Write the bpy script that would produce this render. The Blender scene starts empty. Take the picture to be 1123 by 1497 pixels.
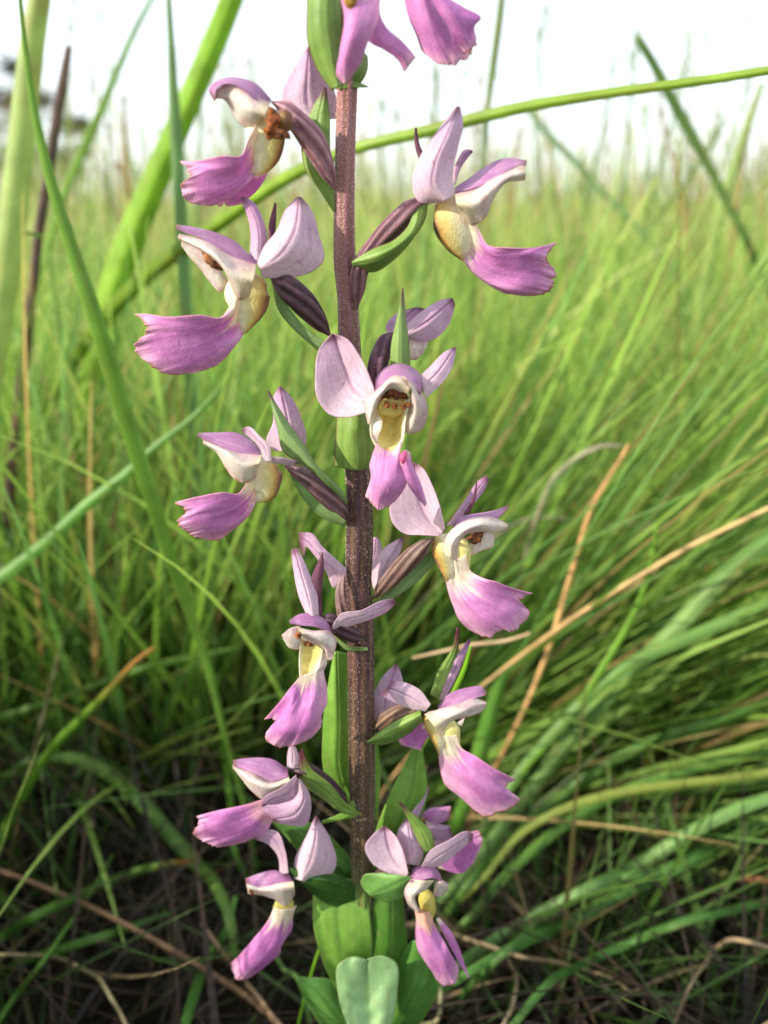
import bpy, math, random
import numpy as np
from mathutils import Vector

rng = np.random.default_rng(7)
S = bpy.context.scene
COL = S.collection

# ------------------------------------------------------------------ camera, sky, sun, exposure
F, CX, CY = 1296.0, 561.5, 748.5            # focal length and centre, in pixels of the 1123 x 1497 photograph
PITCH = math.radians(19.0)
CAM = np.array([0.0, 0.0, 0.30])
D0 = 0.20                                    # horizontal distance from the camera to the flower spike, metres
FW = np.array([0, math.cos(PITCH), -math.sin(PITCH)]); UP = np.array([0, math.sin(PITCH), math.cos(PITCH)])
cd = bpy.data.cameras.new('camera'); cam = bpy.data.objects.new('camera', cd); COL.objects.link(cam)
cam.location = CAM; cam.rotation_euler = (math.pi/2 - PITCH, 0, 0)
cd.sensor_fit = 'VERTICAL'; cd.sensor_height = 36; cd.lens = 36*F/1497
cd.clip_start = 0.005; cd.clip_end = 2000
cd.dof.use_dof = True; cd.dof.focus_distance = 0.205; cd.dof.aperture_fstop = 10.0
S.camera = cam

SUN_EL, SUN_AZ = math.radians(27), math.atan2(-0.90, -0.34)     # azimuth measured from +Y towards +X
w = bpy.data.worlds.new('World'); S.world = w; w.use_nodes = True
nt = w.node_tree; nt.nodes.clear()
sky = nt.nodes.new('ShaderNodeTexSky'); sky.sky_type = 'NISHITA'; sky.sun_disc = False
sky.sun_elevation = SUN_EL; sky.sun_rotation = SUN_AZ; sky.air_density = 1.0; sky.dust_density = 1.0; sky.ozone_density = 1.0
bg = nt.nodes.new('ShaderNodeBackground'); bg.inputs['Strength'].default_value = 0.15
wo = nt.nodes.new('ShaderNodeOutputWorld')
veil = nt.nodes.new('ShaderNodeMix'); veil.data_type = 'RGBA'; veil.inputs[0].default_value = 0.62      # thin bright overcast all over the sky
veil.inputs[7].default_value = (8.3, 8.6, 8.9, 1)
nt.links.new(sky.outputs[0], veil.inputs[6]); nt.links.new(veil.outputs[2], bg.inputs[0]); nt.links.new(bg.outputs[0], wo.inputs[0])
sl = bpy.data.lights.new('sun', 'SUN'); sl.energy = 4.6; sl.angle = math.radians(0.6); sl.color = (1.0, 0.90, 0.74)
so = bpy.data.objects.new('sun', sl); COL.objects.link(so)
ts = Vector((math.sin(SUN_AZ)*math.cos(SUN_EL), math.cos(SUN_AZ)*math.cos(SUN_EL), math.sin(SUN_EL)))
so.rotation_euler = ts.to_track_quat('Z', 'Y').to_euler(); so.location = (-2, -1, 3)
S.view_settings.view_transform = 'Standard'; S.view_settings.look = 'None'
S.view_settings.exposure = 0.52; S.view_settings.gamma = 1.0; S.view_settings.use_curve_mapping = False
S.cycles.use_denoising = True
S.cycles.max_bounces = 8; S.cycles.transparent_max_bounces = 4; S.cycles.transmission_bounces = 5; S.cycles.diffuse_bounces = 4

# ------------------------------------------------------------------ helpers
def unproj(x, y, Y):
    """world point seen at photograph pixel x, y on the vertical plane Y metres in front of the camera"""
    x = np.asarray(x, float); y = np.asarray(y, float); Y = np.asarray(Y, float)
    d = FW[None, :]*np.ones(x.size)[:, None] - UP[None, :]*((y.ravel()-CY)/F)[:, None]
    d[:, 0] += (x.ravel()-CX)/F
    s = np.broadcast_to(Y, x.shape).ravel()/d[:, 1]
    return CAM + d*s[:, None]
def depth(P): return (P-CAM) @ FW
def lin(c):
    c = np.asarray(c, float)/255.0
    return np.where(c <= 0.04045, c/12.92, ((c+0.055)/1.055)**2.4)
def mixc(a, b, k):
    k = np.clip(k, 0, 1)[..., None]
    return np.asarray(a, float)*(1-k) + np.asarray(b, float)*k
def sst(a, b, x):
    k = np.clip((x-a)/(b-a), 0, 1); return k*k*(3-2*k)
_grids = {}
def vnoise(x, y, seed=0):
    if seed not in _grids: _grids[seed] = np.random.default_rng(seed+100).random((64, 64))*2-1
    g = _grids[seed]; xi = np.floor(x).astype(int); yi = np.floor(y).astype(int)
    fx = x-xi; fy = y-yi; fx = fx*fx*(3-2*fx); fy = fy*fy*(3-2*fy)
    a = g[xi % 64, yi % 64]; b = g[(xi+1) % 64, yi % 64]; c = g[xi % 64, (yi+1) % 64]; d = g[(xi+1) % 64, (yi+1) % 64]
    return (a*(1-fx)+b*fx)*(1-fy) + (c*(1-fx)+d*fx)*fy
def herm(P, T, q):
    """cubic through P (k, ..., c) at parameters T, sampled at q"""
    P = np.asarray(P, float); k = len(P)
    if k == 2:
        a = ((q-T[0])/(T[1]-T[0])).reshape((-1,)+(1,)*(P.ndim-1)); return P[0]*(1-a)+P[1]*a
    M = np.zeros_like(P)
    for i in range(k):
        if i == 0: M[i] = (P[1]-P[0])/(T[1]-T[0])
        elif i == k-1: M[i] = (P[-1]-P[-2])/(T[-1]-T[-2])
        else:
            d0 = (P[i]-P[i-1])/(T[i]-T[i-1]); d1 = (P[i+1]-P[i])/(T[i+1]-T[i])
            h0 = T[i]-T[i-1]; h1 = T[i+1]-T[i]; M[i] = (d0*h1+d1*h0)/(h0+h1)
    j = np.clip(np.searchsorted(T, q, side='right')-1, 0, k-2); h = (T[j+1]-T[j])
    s = (q-T[j])/h; sh = (-1,)+(1,)*(P.ndim-1); s = s.reshape(sh); h = h.reshape(sh)
    return ((2*s**3-3*s**2+1)*P[j] + (s**3-2*s**2+s)*h*M[j] + (-2*s**3+3*s**2)*P[j+1] + (s**3-s**2)*h*M[j+1])
def resample(P, n):
    P = np.asarray(P, float)
    T = np.concatenate([[0], np.cumsum(np.maximum(np.linalg.norm(np.diff(P[:, :2], axis=0), axis=1), 1e-3))]); T /= T[-1]
    return herm(P, T, np.linspace(0, 1, n))

def material(name, rough=0.5, trans=0.3, bump=0.3, bscale=3000, spec=0.35, mott=0.12, mscale=600, streak=None, sheen=0.0, tsat=1.0):
    m = bpy.data.materials.new(name); m.use_nodes = True; t = m.node_tree; t.nodes.clear(); N = t.nodes.new; L = t.links.new
    out = N('ShaderNodeOutputMaterial'); pb = N('ShaderNodeBsdfPrincipled'); at = N('ShaderNodeVertexColor'); at.layer_name = 'Col'
    geo = N('ShaderNodeTexCoord')
    vec = geo.outputs['Object']
    if streak:
        mp = N('ShaderNodeMapping'); uv = N('ShaderNodeUVMap'); L(uv.outputs[0], mp.inputs[0]); mp.inputs['Scale'].default_value = streak; svec = mp.outputs[0]
    n1 = N('ShaderNodeTexNoise'); n1.inputs['Scale'].default_value = mscale; n1.inputs['Detail'].default_value = 4; L(vec, n1.inputs[0])
    mr = N('ShaderNodeMapRange'); mr.inputs[1].default_value = 0.3; mr.inputs[2].default_value = 0.7
    mr.inputs[3].default_value = 1-mott; mr.inputs[4].default_value = 1+mott; L(n1.outputs[0], mr.inputs[0])
    mul = N('ShaderNodeVectorMath'); mul.operation = 'SCALE'; L(at.outputs[0], mul.inputs[0]); L(mr.outputs[0], mul.inputs['Scale'])
    col = mul.outputs[0]; hgt = None
    if streak:
        n3 = N('ShaderNodeTexNoise'); n3.inputs['Scale'].default_value = 1.0; n3.inputs['Detail'].default_value = 3; L(svec, n3.inputs[0])
        m3 = N('ShaderNodeMapRange'); m3.inputs[1].default_value = 0.3; m3.inputs[2].default_value = 0.7; m3.inputs[3].default_value = 0.90; m3.inputs[4].default_value = 1.09
        L(n3.outputs[0], m3.inputs[0]); mu2 = N('ShaderNodeVectorMath'); mu2.operation = 'SCALE'; L(col, mu2.inputs[0]); L(m3.outputs[0], mu2.inputs['Scale']); col = mu2.outputs[0]; hgt = n3.outputs[0]
    L(col, pb.inputs['Base Color']); pb.inputs['Roughness'].default_value = rough; pb.inputs['Specular IOR Level'].default_value = spec
    if sheen: pb.inputs['Sheen Weight'].default_value = sheen; pb.inputs['Sheen Roughness'].default_value = 0.4
    n2 = N('ShaderNodeTexVoronoi'); n2.inputs['Scale'].default_value = bscale; L(vec, n2.inputs['Vector'])
    bp = N('ShaderNodeBump'); bp.inputs['Strength'].default_value = bump; bp.inputs['Distance'].default_value = 0.00022
    if hgt is not None:
        ad = N('ShaderNodeMath'); ad.operation = 'MULTIPLY_ADD'; L(hgt, ad.inputs[0]); ad.inputs[1].default_value = 0.5; L(n2.outputs[0], ad.inputs[2]); L(ad.outputs[0], bp.inputs['Height'])
    else: L(n2.outputs[0], bp.inputs['Height'])
    L(bp.outputs[0], pb.inputs['Normal'])
    if trans > 0:
        tr = N('ShaderNodeBsdfTranslucent'); hs = N('ShaderNodeHueSaturation'); hs.inputs['Saturation'].default_value = tsat; hs.inputs['Value'].default_value = 1.1
        L(col, hs.inputs['Color']); L(hs.outputs[0], tr.inputs[0]); mx = N('ShaderNodeMixShader'); mx.inputs[0].default_value = trans
        L(pb.outputs[0], mx.inputs[1]); L(tr.outputs[0], mx.inputs[2]); L(mx.outputs[0], out.inputs[0])
    else: L(pb.outputs[0], out.inputs[0])
    return m
M_PETAL = material('petal_tissue', rough=0.36, trans=0.36, bump=0.8, bscale=4200, spec=0.5, mott=0.10, mscale=1100, sheen=0.1, tsat=1.0, streak=(1.5, 30, 1))
M_LIP = material('lip_tissue', rough=0.5, trans=0.30, bump=0.45, bscale=3000, spec=0.35, mott=0.12, mscale=700, streak=(1.6, 26, 1), tsat=1.0)
M_GREEN = material('bract_leaf', rough=0.42, trans=0.22, bump=0.35, bscale=3000, spec=0.4, mott=0.14, mscale=350, streak=(1.0, 22, 1), tsat=1.15)
M_STEM = material('stem_skin', rough=0.42, trans=0.0, bump=0.7, bscale=2600, spec=0.5, mott=0.16, mscale=1500, streak=(30, 14, 1))
M_FLESH = material('flesh', rough=0.45, trans=0.15, bump=0.4, bscale=2600, spec=0.4, mott=0.12, mscale=800)
M_CRUST = material('withered_anther', rough=0.7, trans=0.0, bump=1.0, bscale=1800, spec=0.3, mott=0.5, mscale=900)
M_GRASS = material('grass_leaf', rough=0.45, trans=0.45, bump=0.15, bscale=900, spec=0.35, mott=0.18, mscale=80, streak=(1.5, 26, 1), tsat=1.1)
M_MEADOW = material('meadow_leaf', rough=0.5, trans=0.48, bump=0.0, bscale=500, spec=0.3, mott=0.18, mscale=14, tsat=1.05)
M_DRY = material('dry_stalk', rough=0.6, trans=0.12, bump=0.4, bscale=700, spec=0.3, mott=0.3, mscale=120, streak=(7, 6, 1))
M_BARK = material('dark_bark', rough=0.8, trans=0.0, bump=0.8, bscale=600, spec=0.2, mott=0.4, mscale=90)
M_TREE = material('tree_leaf', rough=0.6, trans=0.25, bump=0.0, bscale=50, spec=0.2, mott=0.2, mscale=2)

def mesh_obj(name, V, Fc, C, UV, mat, parent=None, smooth=True):
    """V (n,3), Fc (m,3|4) int array, C (n,3) linear colours, UV (n,2) or None"""
    me = bpy.data.meshes.new(name); V = np.asarray(V, np.float32); Fc = np.asarray(Fc, np.int32); k = Fc.shape[1]
    me.vertices.add(len(V)); me.vertices.foreach_set('co', V.ravel())
    me.loops.add(Fc.size); me.loops.foreach_set('vertex_index', Fc.ravel())
    me.polygons.add(len(Fc)); me.polygons.foreach_set('loop_start', np.arange(0, Fc.size, k, dtype=np.int32))
    me.polygons.foreach_set('loop_total', np.full(len(Fc), k, np.int32))
    me.polygons.foreach_set('use_smooth', np.full(len(Fc), smooth))
    me.update(calc_edges=True)
    if UV is not None:
        ul = me.uv_layers.new(name='UVMap'); ul.data.foreach_set('uv', np.asarray(UV, np.float32)[Fc.ravel()].ravel())
    ca = me.color_attributes.new('Col', 'FLOAT_COLOR', 'POINT')
    C4 = np.ones((len(V), 4), np.float32); C4[:, :3] = C; ca.data.foreach_set('color', C4.ravel())
    me.materials.append(mat); me.validate()
    o = bpy.data.objects.new(name, me); COL.objects.link(o)
    if parent is not None: o.parent = parent
    return o
def gridfaces(nv, nu, wrap=False):
    a = np.arange(nv*nu).reshape(nv, nu); b = np.roll(a, -1, axis=0) if wrap else a[1:]
    if not wrap: a = a[:-1]
    return np.stack([a[:, :-1], b[:, :-1], b[:, 1:], a[:, 1:]], -1).reshape(-1, 4)
def solid(o, th, off=0):
    m = o.modifiers.new('thickness', 'SOLIDIFY'); m.thickness = th; m.offset = off; m.use_quality_normals = True
def empty(name, loc, label=None, cat=None, group=None):
    o = bpy.data.objects.new(name, None); o.empty_display_size = 0.01; COL.objects.link(o); o.location = loc
    if label: o['label'] = label; o['category'] = cat
    if group: o['group'] = group
    return o
def tag(o, label=None, cat=None, group=None, kind=None):
    if label: o['label'] = label
    if cat: o['category'] = cat
    if group: o['group'] = group
    if kind: o['kind'] = kind
    return o

# ------------------------------------------------------------------ ground
GN = 90
gx = np.sign(np.linspace(-1, 1, GN))*np.abs(np.linspace(-1, 1, GN))**4*600
X, Yg = np.meshgrid(gx, gx+0.3, indexing='ij')
Z = 0.008*np.sin(X*31)*np.cos(Yg*27) + 0.10*np.sin(X*0.31+1)*np.sin(Yg*0.23)*np.clip((np.hypot(X, Yg)-2)/8, 0, 1)
Vg = np.stack([X, Yg, Z-0.004], -1).reshape(-1, 3)
cg = mixc((28, 23, 17), (92, 98, 48), np.clip(np.hypot(Vg[:, 0], Vg[:, 1])/6, 0, 1))  # near soil darkened further to paint in shade, grassy green far off
tag(mesh_obj('ground', Vg, gridfaces(GN, GN)[:, ::-1], lin(cg), Vg[:, :2], material('soil', spec=0.1, rough=0.95, trans=0, bump=1.0, bscale=300, mott=0.4, mscale=40)), 'dark soil under the grass, darkened further for shade', kind='structure')

# ------------------------------------------------------------------ the orchid
BASE = unproj(np.array([530.]), np.array([1700.]), D0)[0]; BASE = np.array([BASE[0], D0, 0.0])
orchid = empty('wild_orchid', BASE, 'tall wild orchid spike with pink purple flowers on a dark hairy stem', 'orchid')

def P3(x, y, t): return unproj(x, y, D0 - np.asarray(t)*0.001)
def tofull(org, s, pts):
    p = np.array([[float(v) for v in q.split(',')] for q in pts.split()]); return p/s + np.array(org)

def col_sepal(U, V, sd, var):
    pale = np.array([236, 210, 226.]); pur = np.array([204, 156, 200.])
    n = vnoise(U*5+sd, V*4, 1); c = mixc(pale, pur, 0.42*sst(0.35, 1.0, U)+0.22*n+var.get('p', 0))
    c = mixc(c, (236, 214, 222), 0.7*sst(0.35, 0.0, U))
    mid = np.exp(-((V-0.5)/0.035)**2)*sst(0.05, 0.3, U); c = mixc(c, (150, 92, 140), 0.38*mid)
    vein = np.clip(np.cos((V-0.5)*2*np.pi*7), 0, 1)**6; c = mixc(c, (186, 140, 190), 0.18*vein*sst(0, 0.4, U))
    c = mixc(c, (138, 78, 106), 0.85*sst(0.86, 1.0, U))
    e = np.minimum(V, 1-V); c = mixc(c, (232, 196, 214), 0.5*sst(0.05, 0.0, e)); c = mixc(c, (150, 96, 96), 0.55*sst(0.80, 0.92, vnoise(U*34+sd, V*22+sd, 50)))
    return c
def col_hood(U, V, sd, var):
    n = vnoise(U*6+sd, V*3, 2); c = mixc((186, 120, 178), (214, 168, 206), 0.5+0.5*n)
    c = mixc(c, (140, 74, 128), 0.6*sst(0.22, 0.0, U)); c = mixc(c, (150, 92, 90), 0.75*sst(0.88, 1.0, U))
    vein = np.clip(np.cos((V-0.5)*2*np.pi*4), 0, 1)**5; return mixc(c, (150, 84, 150), 0.35*vein)
def col_flap(U, V, sd, var):
    n = vnoise(U*5+sd, V*5, 3); c = mixc((244, 238, 232), (234, 214, 208), 0.4+0.5*n)
    c = mixc(c, (238, 226, 176), 0.55*sst(0.3, 0.0, U)); c = mixc(c, (216, 168, 120), 0.6*sst(0.9, 1.0, U)*(0.5+0.5*vnoise(V*9, U*0+sd, 4)))
    c = mixc(c, (206, 160, 178), 0.3*sst(0.1, 0.7, vnoise(U*7+sd, V*3+sd, 52))); c = mixc(c, (168, 112, 74), 0.6*sst(0.76, 0.92, vnoise(U*26+sd, V*20, 51)))
    c = mixc(c, (196, 140, 96), 0.5*sst(0.93, 1.0, V+0.05*vnoise(U*16+sd, V*0, 53)))
    return mixc(c, (214, 150, 170), 0.35*sst(0.25, 0.0, V))
def col_lip(U, V, sd, var):
    mag = np.array([216, 144, 204.]); deep = np.array([188, 102, 180.])
    st = vnoise(U*1.5+sd, V*26, 5); n = vnoise(U*4+sd, V*5, 6)
    c = mixc(mag, deep, np.clip(0.25+0.12*st+0.4*n+var.get('p', 0), 0, 1)); c = mixc(c, (222, 160, 214), np.clip(0.05+0.6*n-0.15*st, 0, 1))
    c = mixc(c, var.get('base', (240, 226, 206)), 1-sst(0.03 if 'up' not in var else 0.16, var.get('bu', 0.24)+0.06, U+0.09*st+0.05*n))
    low = sst(0.6, 1.0, V) if not var.get('flip') else sst(0.35, 0.0, V)
    c = mixc(c, (242, 214, 220), var.get('low', 0.8)*low*(0.75+0.4*n))
    e = sst(0.80, 1.0, U+0.05*vnoise(V*14, U*2+sd, 7)); c = mixc(c, (236, 190, 212), 0.72*e)
    r = sst(0.965, 1.0, U); c = mixc(c, (176, 108, 82), np.clip(0.75*r*(0.55+0.9*vnoise(V*17, U*0+sd+3, 8)), 0, 1))
    return mixc(c, (236, 168, 190), 0.5*sst(0.04, 0.0, np.minimum(V, 1-V)))
def col_bract(U, V, sd, var):
    n = vnoise(U*5+sd, V*3, 9); c = mixc((112, 146, 62), (146, 172, 92), 0.5+0.5*n); c = mixc(c, (150, 178, 140), np.asarray(var.get('gl', 0.0)+0*U))
    vein = np.clip(np.cos((V-0.5)*2*np.pi*6), 0, 1)**4; c = mixc(c, (84, 116, 52), 0.35*vein)
    e = np.minimum(V, 1-V) if not var.get('one') else (V if var['one'] < 0 else 1-V)
    c = mixc(c, (112, 62, 68), 0.8*sst(0.06, 0.0, e)); return mixc(c, (92, 42, 62), sst(1-var.get('tip', 0.15), 1.0, U)) if var.get('tip', 0.15) > 0 else c
def col_purple(U, V, sd, var):
    n = vnoise(U*6+sd, V*5, 10); return mixc((110, 58, 84), (150, 92, 116), 0.5+0.5*n)
def col_leaf(U, V, sd, var):
    n = vnoise(U*3+sd, V*3, 11); c = mixc(var.get('a', (76, 128, 46)), var.get('b', (108, 158, 66)), 0.5+0.5*n)
    vein = np.clip(np.cos((V-0.5)*2*np.pi*8), 0, 1)**4; 
    c = mixc(c, (150, 140, 90), 0.5*sst(0.72, 0.9, vnoise(U*24+sd, V*18, 54))); c = mixc(c, (160, 170, 110), 0.5*sst(0.03, 0.0, np.minimum(V, 1-V)))
    return mixc(c, (60, 104, 40), 0.4*np.exp(-((V-0.5)/0.03)**2))
def col_yellow(U, V, sd, var):
    n = vnoise(U*6+sd, V*5, 12); c = mixc((242, 226, 146), (228, 210, 120), 0.5+0.5*n); c = mixc(c, (244, 232, 206), sst(0.22, 0.0, np.minimum(V, 1-V)))
    c = mixc(c, (216, 130, 150), 0.6*sst(0.9, 1.0, U)); return mixc(c, (120, 76, 40), 0.8*sst(0.62, 0.8, vnoise(U*22+sd, V*16, 13))*sst(0.35, 0.1, U))
COLS = dict(sepal=col_sepal, hood=col_hood, flap=col_flap, lip=col_lip, bract=col_bract, purple=col_purple, leaf=col_leaf, yellow=col_yellow)
MATS = dict(sepal=M_PETAL, hood=M_PETAL, flap=M_PETAL, lip=M_LIP, bract=M_GREEN, purple=M_PETAL, leaf=M_GREEN, yellow=M_FLESH)
NAMES = dict(sepal='sepal', hood='hood', flap='hood_flap', lip='lip', bract='bract', purple='bract_tip', leaf='leaf', yellow='throat')
RES = dict(sepal=(72, 48), hood=(60, 34), flap=(66, 48), lip=(70, 150), bract=(40, 18), purple=(20, 8), leaf=(50, 30), yellow=(34, 26))
THK = dict(sepal=.00032, hood=.00035, flap=.00030, lip=.00030, bract=.00030, purple=.0003, leaf=.0004, yellow=.0004)
seedc = [0]
def patch(kind, rails, org, s, parent, t0=0.0, bulge=None, name=None, **var):
    """a curved sheet through two or more rails that run from its base to its far edge; each rail is 't1,t2,..|x,y x,y ...'"""
    seedc[0] += 1; sd = seedc[0]*7.31
    nu, nv = RES[kind]
    R = []
    for r in rails:
        t, p = r.split('|')
        if 'up' in var:
            a0 = [float(v) for v in p.split()[0].split(',')]; p = f"{a0[0]+var['up'][0]},{a0[1]+var['up'][1]} "+p
            t = t.split(',')[0]+','+t
        q = resample(tofull(org, s, p), nu)
        t = np.array([float(a) for a in t.split(',')])
        tt = herm(t[:, None], np.linspace(0, 1, len(t)), np.linspace(0, 1, nu))[:, 0] if len(t) > 1 else np.full(nu, t[0])
        R.append(np.column_stack([q, tt+t0]))
    R = np.array(R); k = len(R)
    if k == 2:                                     # give a two-rail sheet a bowed middle
        b = 0.18 if bulge is None else bulge
        wd = np.linalg.norm(R[1, :, :2]-R[0, :, :2], axis=1)
        mid = (R[0]+R[1])/2; mid[:, 2] += b*wd*0.146; R = np.array([R[0], mid, R[1]]); k = 3
    T = np.linspace(0, 1, k); G = herm(R, T, np.linspace(0, 1, nv))      # nv, nu, 3
    V, U = np.meshgrid(np.linspace(0, 1, nv), np.linspace(0, 1, nu), indexing='ij')
    width = np.linalg.norm(G[-1, :, :2]-G[0, :, :2], axis=1).max()
    if kind == 'lip':
        fr = var.get('frill', 1.0); e = sst(0.55, 1.0, U)
        dU = np.zeros_like(G); dU[:, 1:] = G[:, 1:]-G[:, :-1]; d1 = (G[:, -1]-G[:, -5])[:, None, :2]; d1 = d1/(np.linalg.norm(d1, axis=2, keepdims=True)+1e-6)
        jag = vnoise(V*11+sd, V*0+sd, 14)*3.2 + vnoise(V*30+sd, V*0, 15)*2.4 + vnoise(V*62+sd, V*0, 16)*1.6
        G[:, :, :2] += d1*(jag*sst(0.8, 1, U)*fr*min(1.2, width/110))[:, :, None]
        G[:, :, 2] += fr*width/110*(e*(1.0*vnoise(V*4+sd, U*2.5, 17)+0.5*sst(.75,1,U)*vnoise(V*15+sd, U*3, 18)) + 0.10*vnoise(V*14+sd, U*2.5, 19)*sst(0, .3, U))
    elif kind in ('sepal', 'flap', 'hood'):
        e = np.minimum(V, 1-V); G[:, :, 2] += width/110*(0.5*vnoise(U*3+sd, V*3, 20) + 0.25*vnoise(U*8+sd, V*2, 21)*sst(0.25, 0, e))
        if kind == 'flap':
            G[:, :, 1] += width/110*1.5*vnoise(U*9+sd, V*0, 22)*sst(0.7, 1, V)
        if kind == 'sepal' and k == 3:
            G[:, :, 2] -= 0.35*np.exp(-((V-0.5)/0.05)**2)*sst(0, .3, U)
    elif kind in ('leaf', 'bract'):
        G[:, :, 2] += width/110*0.5*vnoise(U*3+sd, V*3, 20) - 0.25*np.exp(-((V-0.5)/0.06)**2)
    W = P3(G[:, :, 0].ravel(), G[:, :, 1].ravel(), G[:, :, 2].ravel())
    C = lin(COLS[kind](U, V, sd, var).reshape(-1, 3))
    if 'dim' in var: C = C*var['dim']
    o = mesh_obj(name or NAMES[kind], W-BASE, gridfaces(nv, nu), C, np.column_stack([U.ravel(), V.ravel()]), MATS[kind], parent)
    solid(o, 0.7*THK[kind]*min(1.0, 0.5+width/120)); return o

def tube(name, path, radii, t, org, s, parent, mat, colf, nr=48, na=32, ribs=0, amp=0.0, twist=0.0, flat=1.0, lump=0.0, cap=0.15):
    seedc[0] += 1; sd = seedc[0]*3.7
    p = tofull(org, s, path); r = np.array([float(a) for a in radii.split(',')])/s; tv = np.array([float(a) for a in t.split(',')])
    tt = np.interp(np.linspace(0, 1, len(p)), np.linspace(0, 1, len(tv)), tv); rr = np.interp(np.linspace(0, 1, len(p)), np.linspace(0, 1, len(r)), r) if len(r) != len(p) else r
    Q = resample(np.column_stack([p, tt, rr]), nr); W = P3(Q[:, 0], Q[:, 1], Q[:, 2]); R = Q[:, 3]*depth(W)/F
    u = np.linspace(0, 1, nr); R = R*np.clip(np.minimum(u/cap*1.0, 1), 0, 1)**0.5*np.clip((1-u)/cap, 0, 1)**0.5 if cap else R
    T = np.gradient(W, axis=0); T /= np.linalg.norm(T, axis=1)[:, None]
    n = -FW - T[0]*(-FW @ T[0]); n /= np.linalg.norm(n); Ns = []
    for i in range(nr):
        n = n - T[i]*(n @ T[i]); n /= np.linalg.norm(n); Ns.append(n.copy())
    Ns = np.array(Ns); B = np.cross(T, Ns); A = np.linspace(0, 2*np.pi, na, endpoint=False)
    AA, UU = np.meshgrid(A, u, indexing='ij'); k = 1 + amp*np.cos(ribs*AA+twist*UU*2*np.pi) if ribs else np.ones_like(AA)
    if lump: k = k + lump*vnoise(AA/(2*np.pi)*6+sd, UU*5, 23) + 0.5*lump*vnoise(AA/(2*np.pi)*14+sd, UU*11, 24)
    dirn = np.cos(AA)[..., None]*Ns[None]*flat + np.sin(AA)[..., None]*B[None]
    P = W[None] + dirn*(R[None]*k)[..., None]
    C = colf(UU, AA, dirn, k, sd)
    return mesh_obj(name, P.reshape(-1, 3)-BASE, gridfaces(na, nr, wrap=True), lin(C).reshape(-1, 3), np.column_stack([UU.ravel(), AA.ravel()/(2*np.pi)]), mat, parent)
def c_ovary(a=(108, 70, 84), b=(160, 120, 124), ribs=6, twist=1.2):
    def f(U, A, d, k, sd):
        r = 0.5+0.5*np.cos(ribs*A+twist*U*2*np.pi); c = mixc(a, b, r*0.8+0.3*vnoise(U*14+sd, A*3, 25)); return mixc(c, (120, 116, 70), 0.35*sst(0.2, 0, U))
    return f
def c_cup(back, brown=(136, 84, 76)):
    def f(U, A, d, k, sd):
        q = d[..., 0]*back + 0.12*vnoise(U*4+sd, A*1.5, 26); c = mixc((240, 230, 200), (222, 202, 128), sst(-0.3, 0.45, q))
        c = mixc(c, (206, 160, 84), sst(0.4, 0.75, q)); c = mixc(c, brown, sst(0.68, 0.95, q)); return mixc(c, (232, 190, 200), 0.7*sst(0.8, 1, U)*sst(0.5, -0.2, q))
    return f
def c_flat(a, b):
    def f(U, A, d, k, sd): return mixc(a, b, 0.5+0.5*vnoise(U*9+sd, A*2, 27))
    return f

class Fl:
    """one flower: the mesh named flower is its ribbed ovary, everything else its child"""
    def __init__(self, org, s, t0=0.0, label=None): self.o, self.s, self.t0, self.f, self.label = org, s, t0, None, label
    def _t(self, t): return ','.join(str(float(a)+self.t0) for a in t.split(','))
    def ovary(self, path, radii, t, a=(104, 66, 80), b=(156, 114, 120), twist=1.2, ribs=6):
        o = tube('flower', path, radii, self._t(t), self.o, self.s, orchid, M_FLESH, c_ovary(a, b, ribs, twist), ribs=ribs, amp=0.10, twist=twist, na=60, nr=60)
        if self.label: o['label'] = self.label
        self.f = o; return self
    def p(self, kind, *rails, **k): patch(kind, rails, self.o, self.s, self.f, self.t0, **k); return self
    def cup(self, path, radii, t, back, **k):
        tube('cup', path, radii, self._t(t), self.o, self.s, self.f, M_FLESH, c_cup(back, **k), na=40, nr=40, flat=0.5, cap=0.05); return self
    def tb(self, name, path, radii, t, a, b, mat=None, lump=0.0, **k):
        tube(name, path, radii, self._t(t), self.o, self.s, self.f, mat or M_CRUST, c_flat(a, b), lump=lump, nr=24, na=20, cap=0.3, **k); return self

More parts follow.
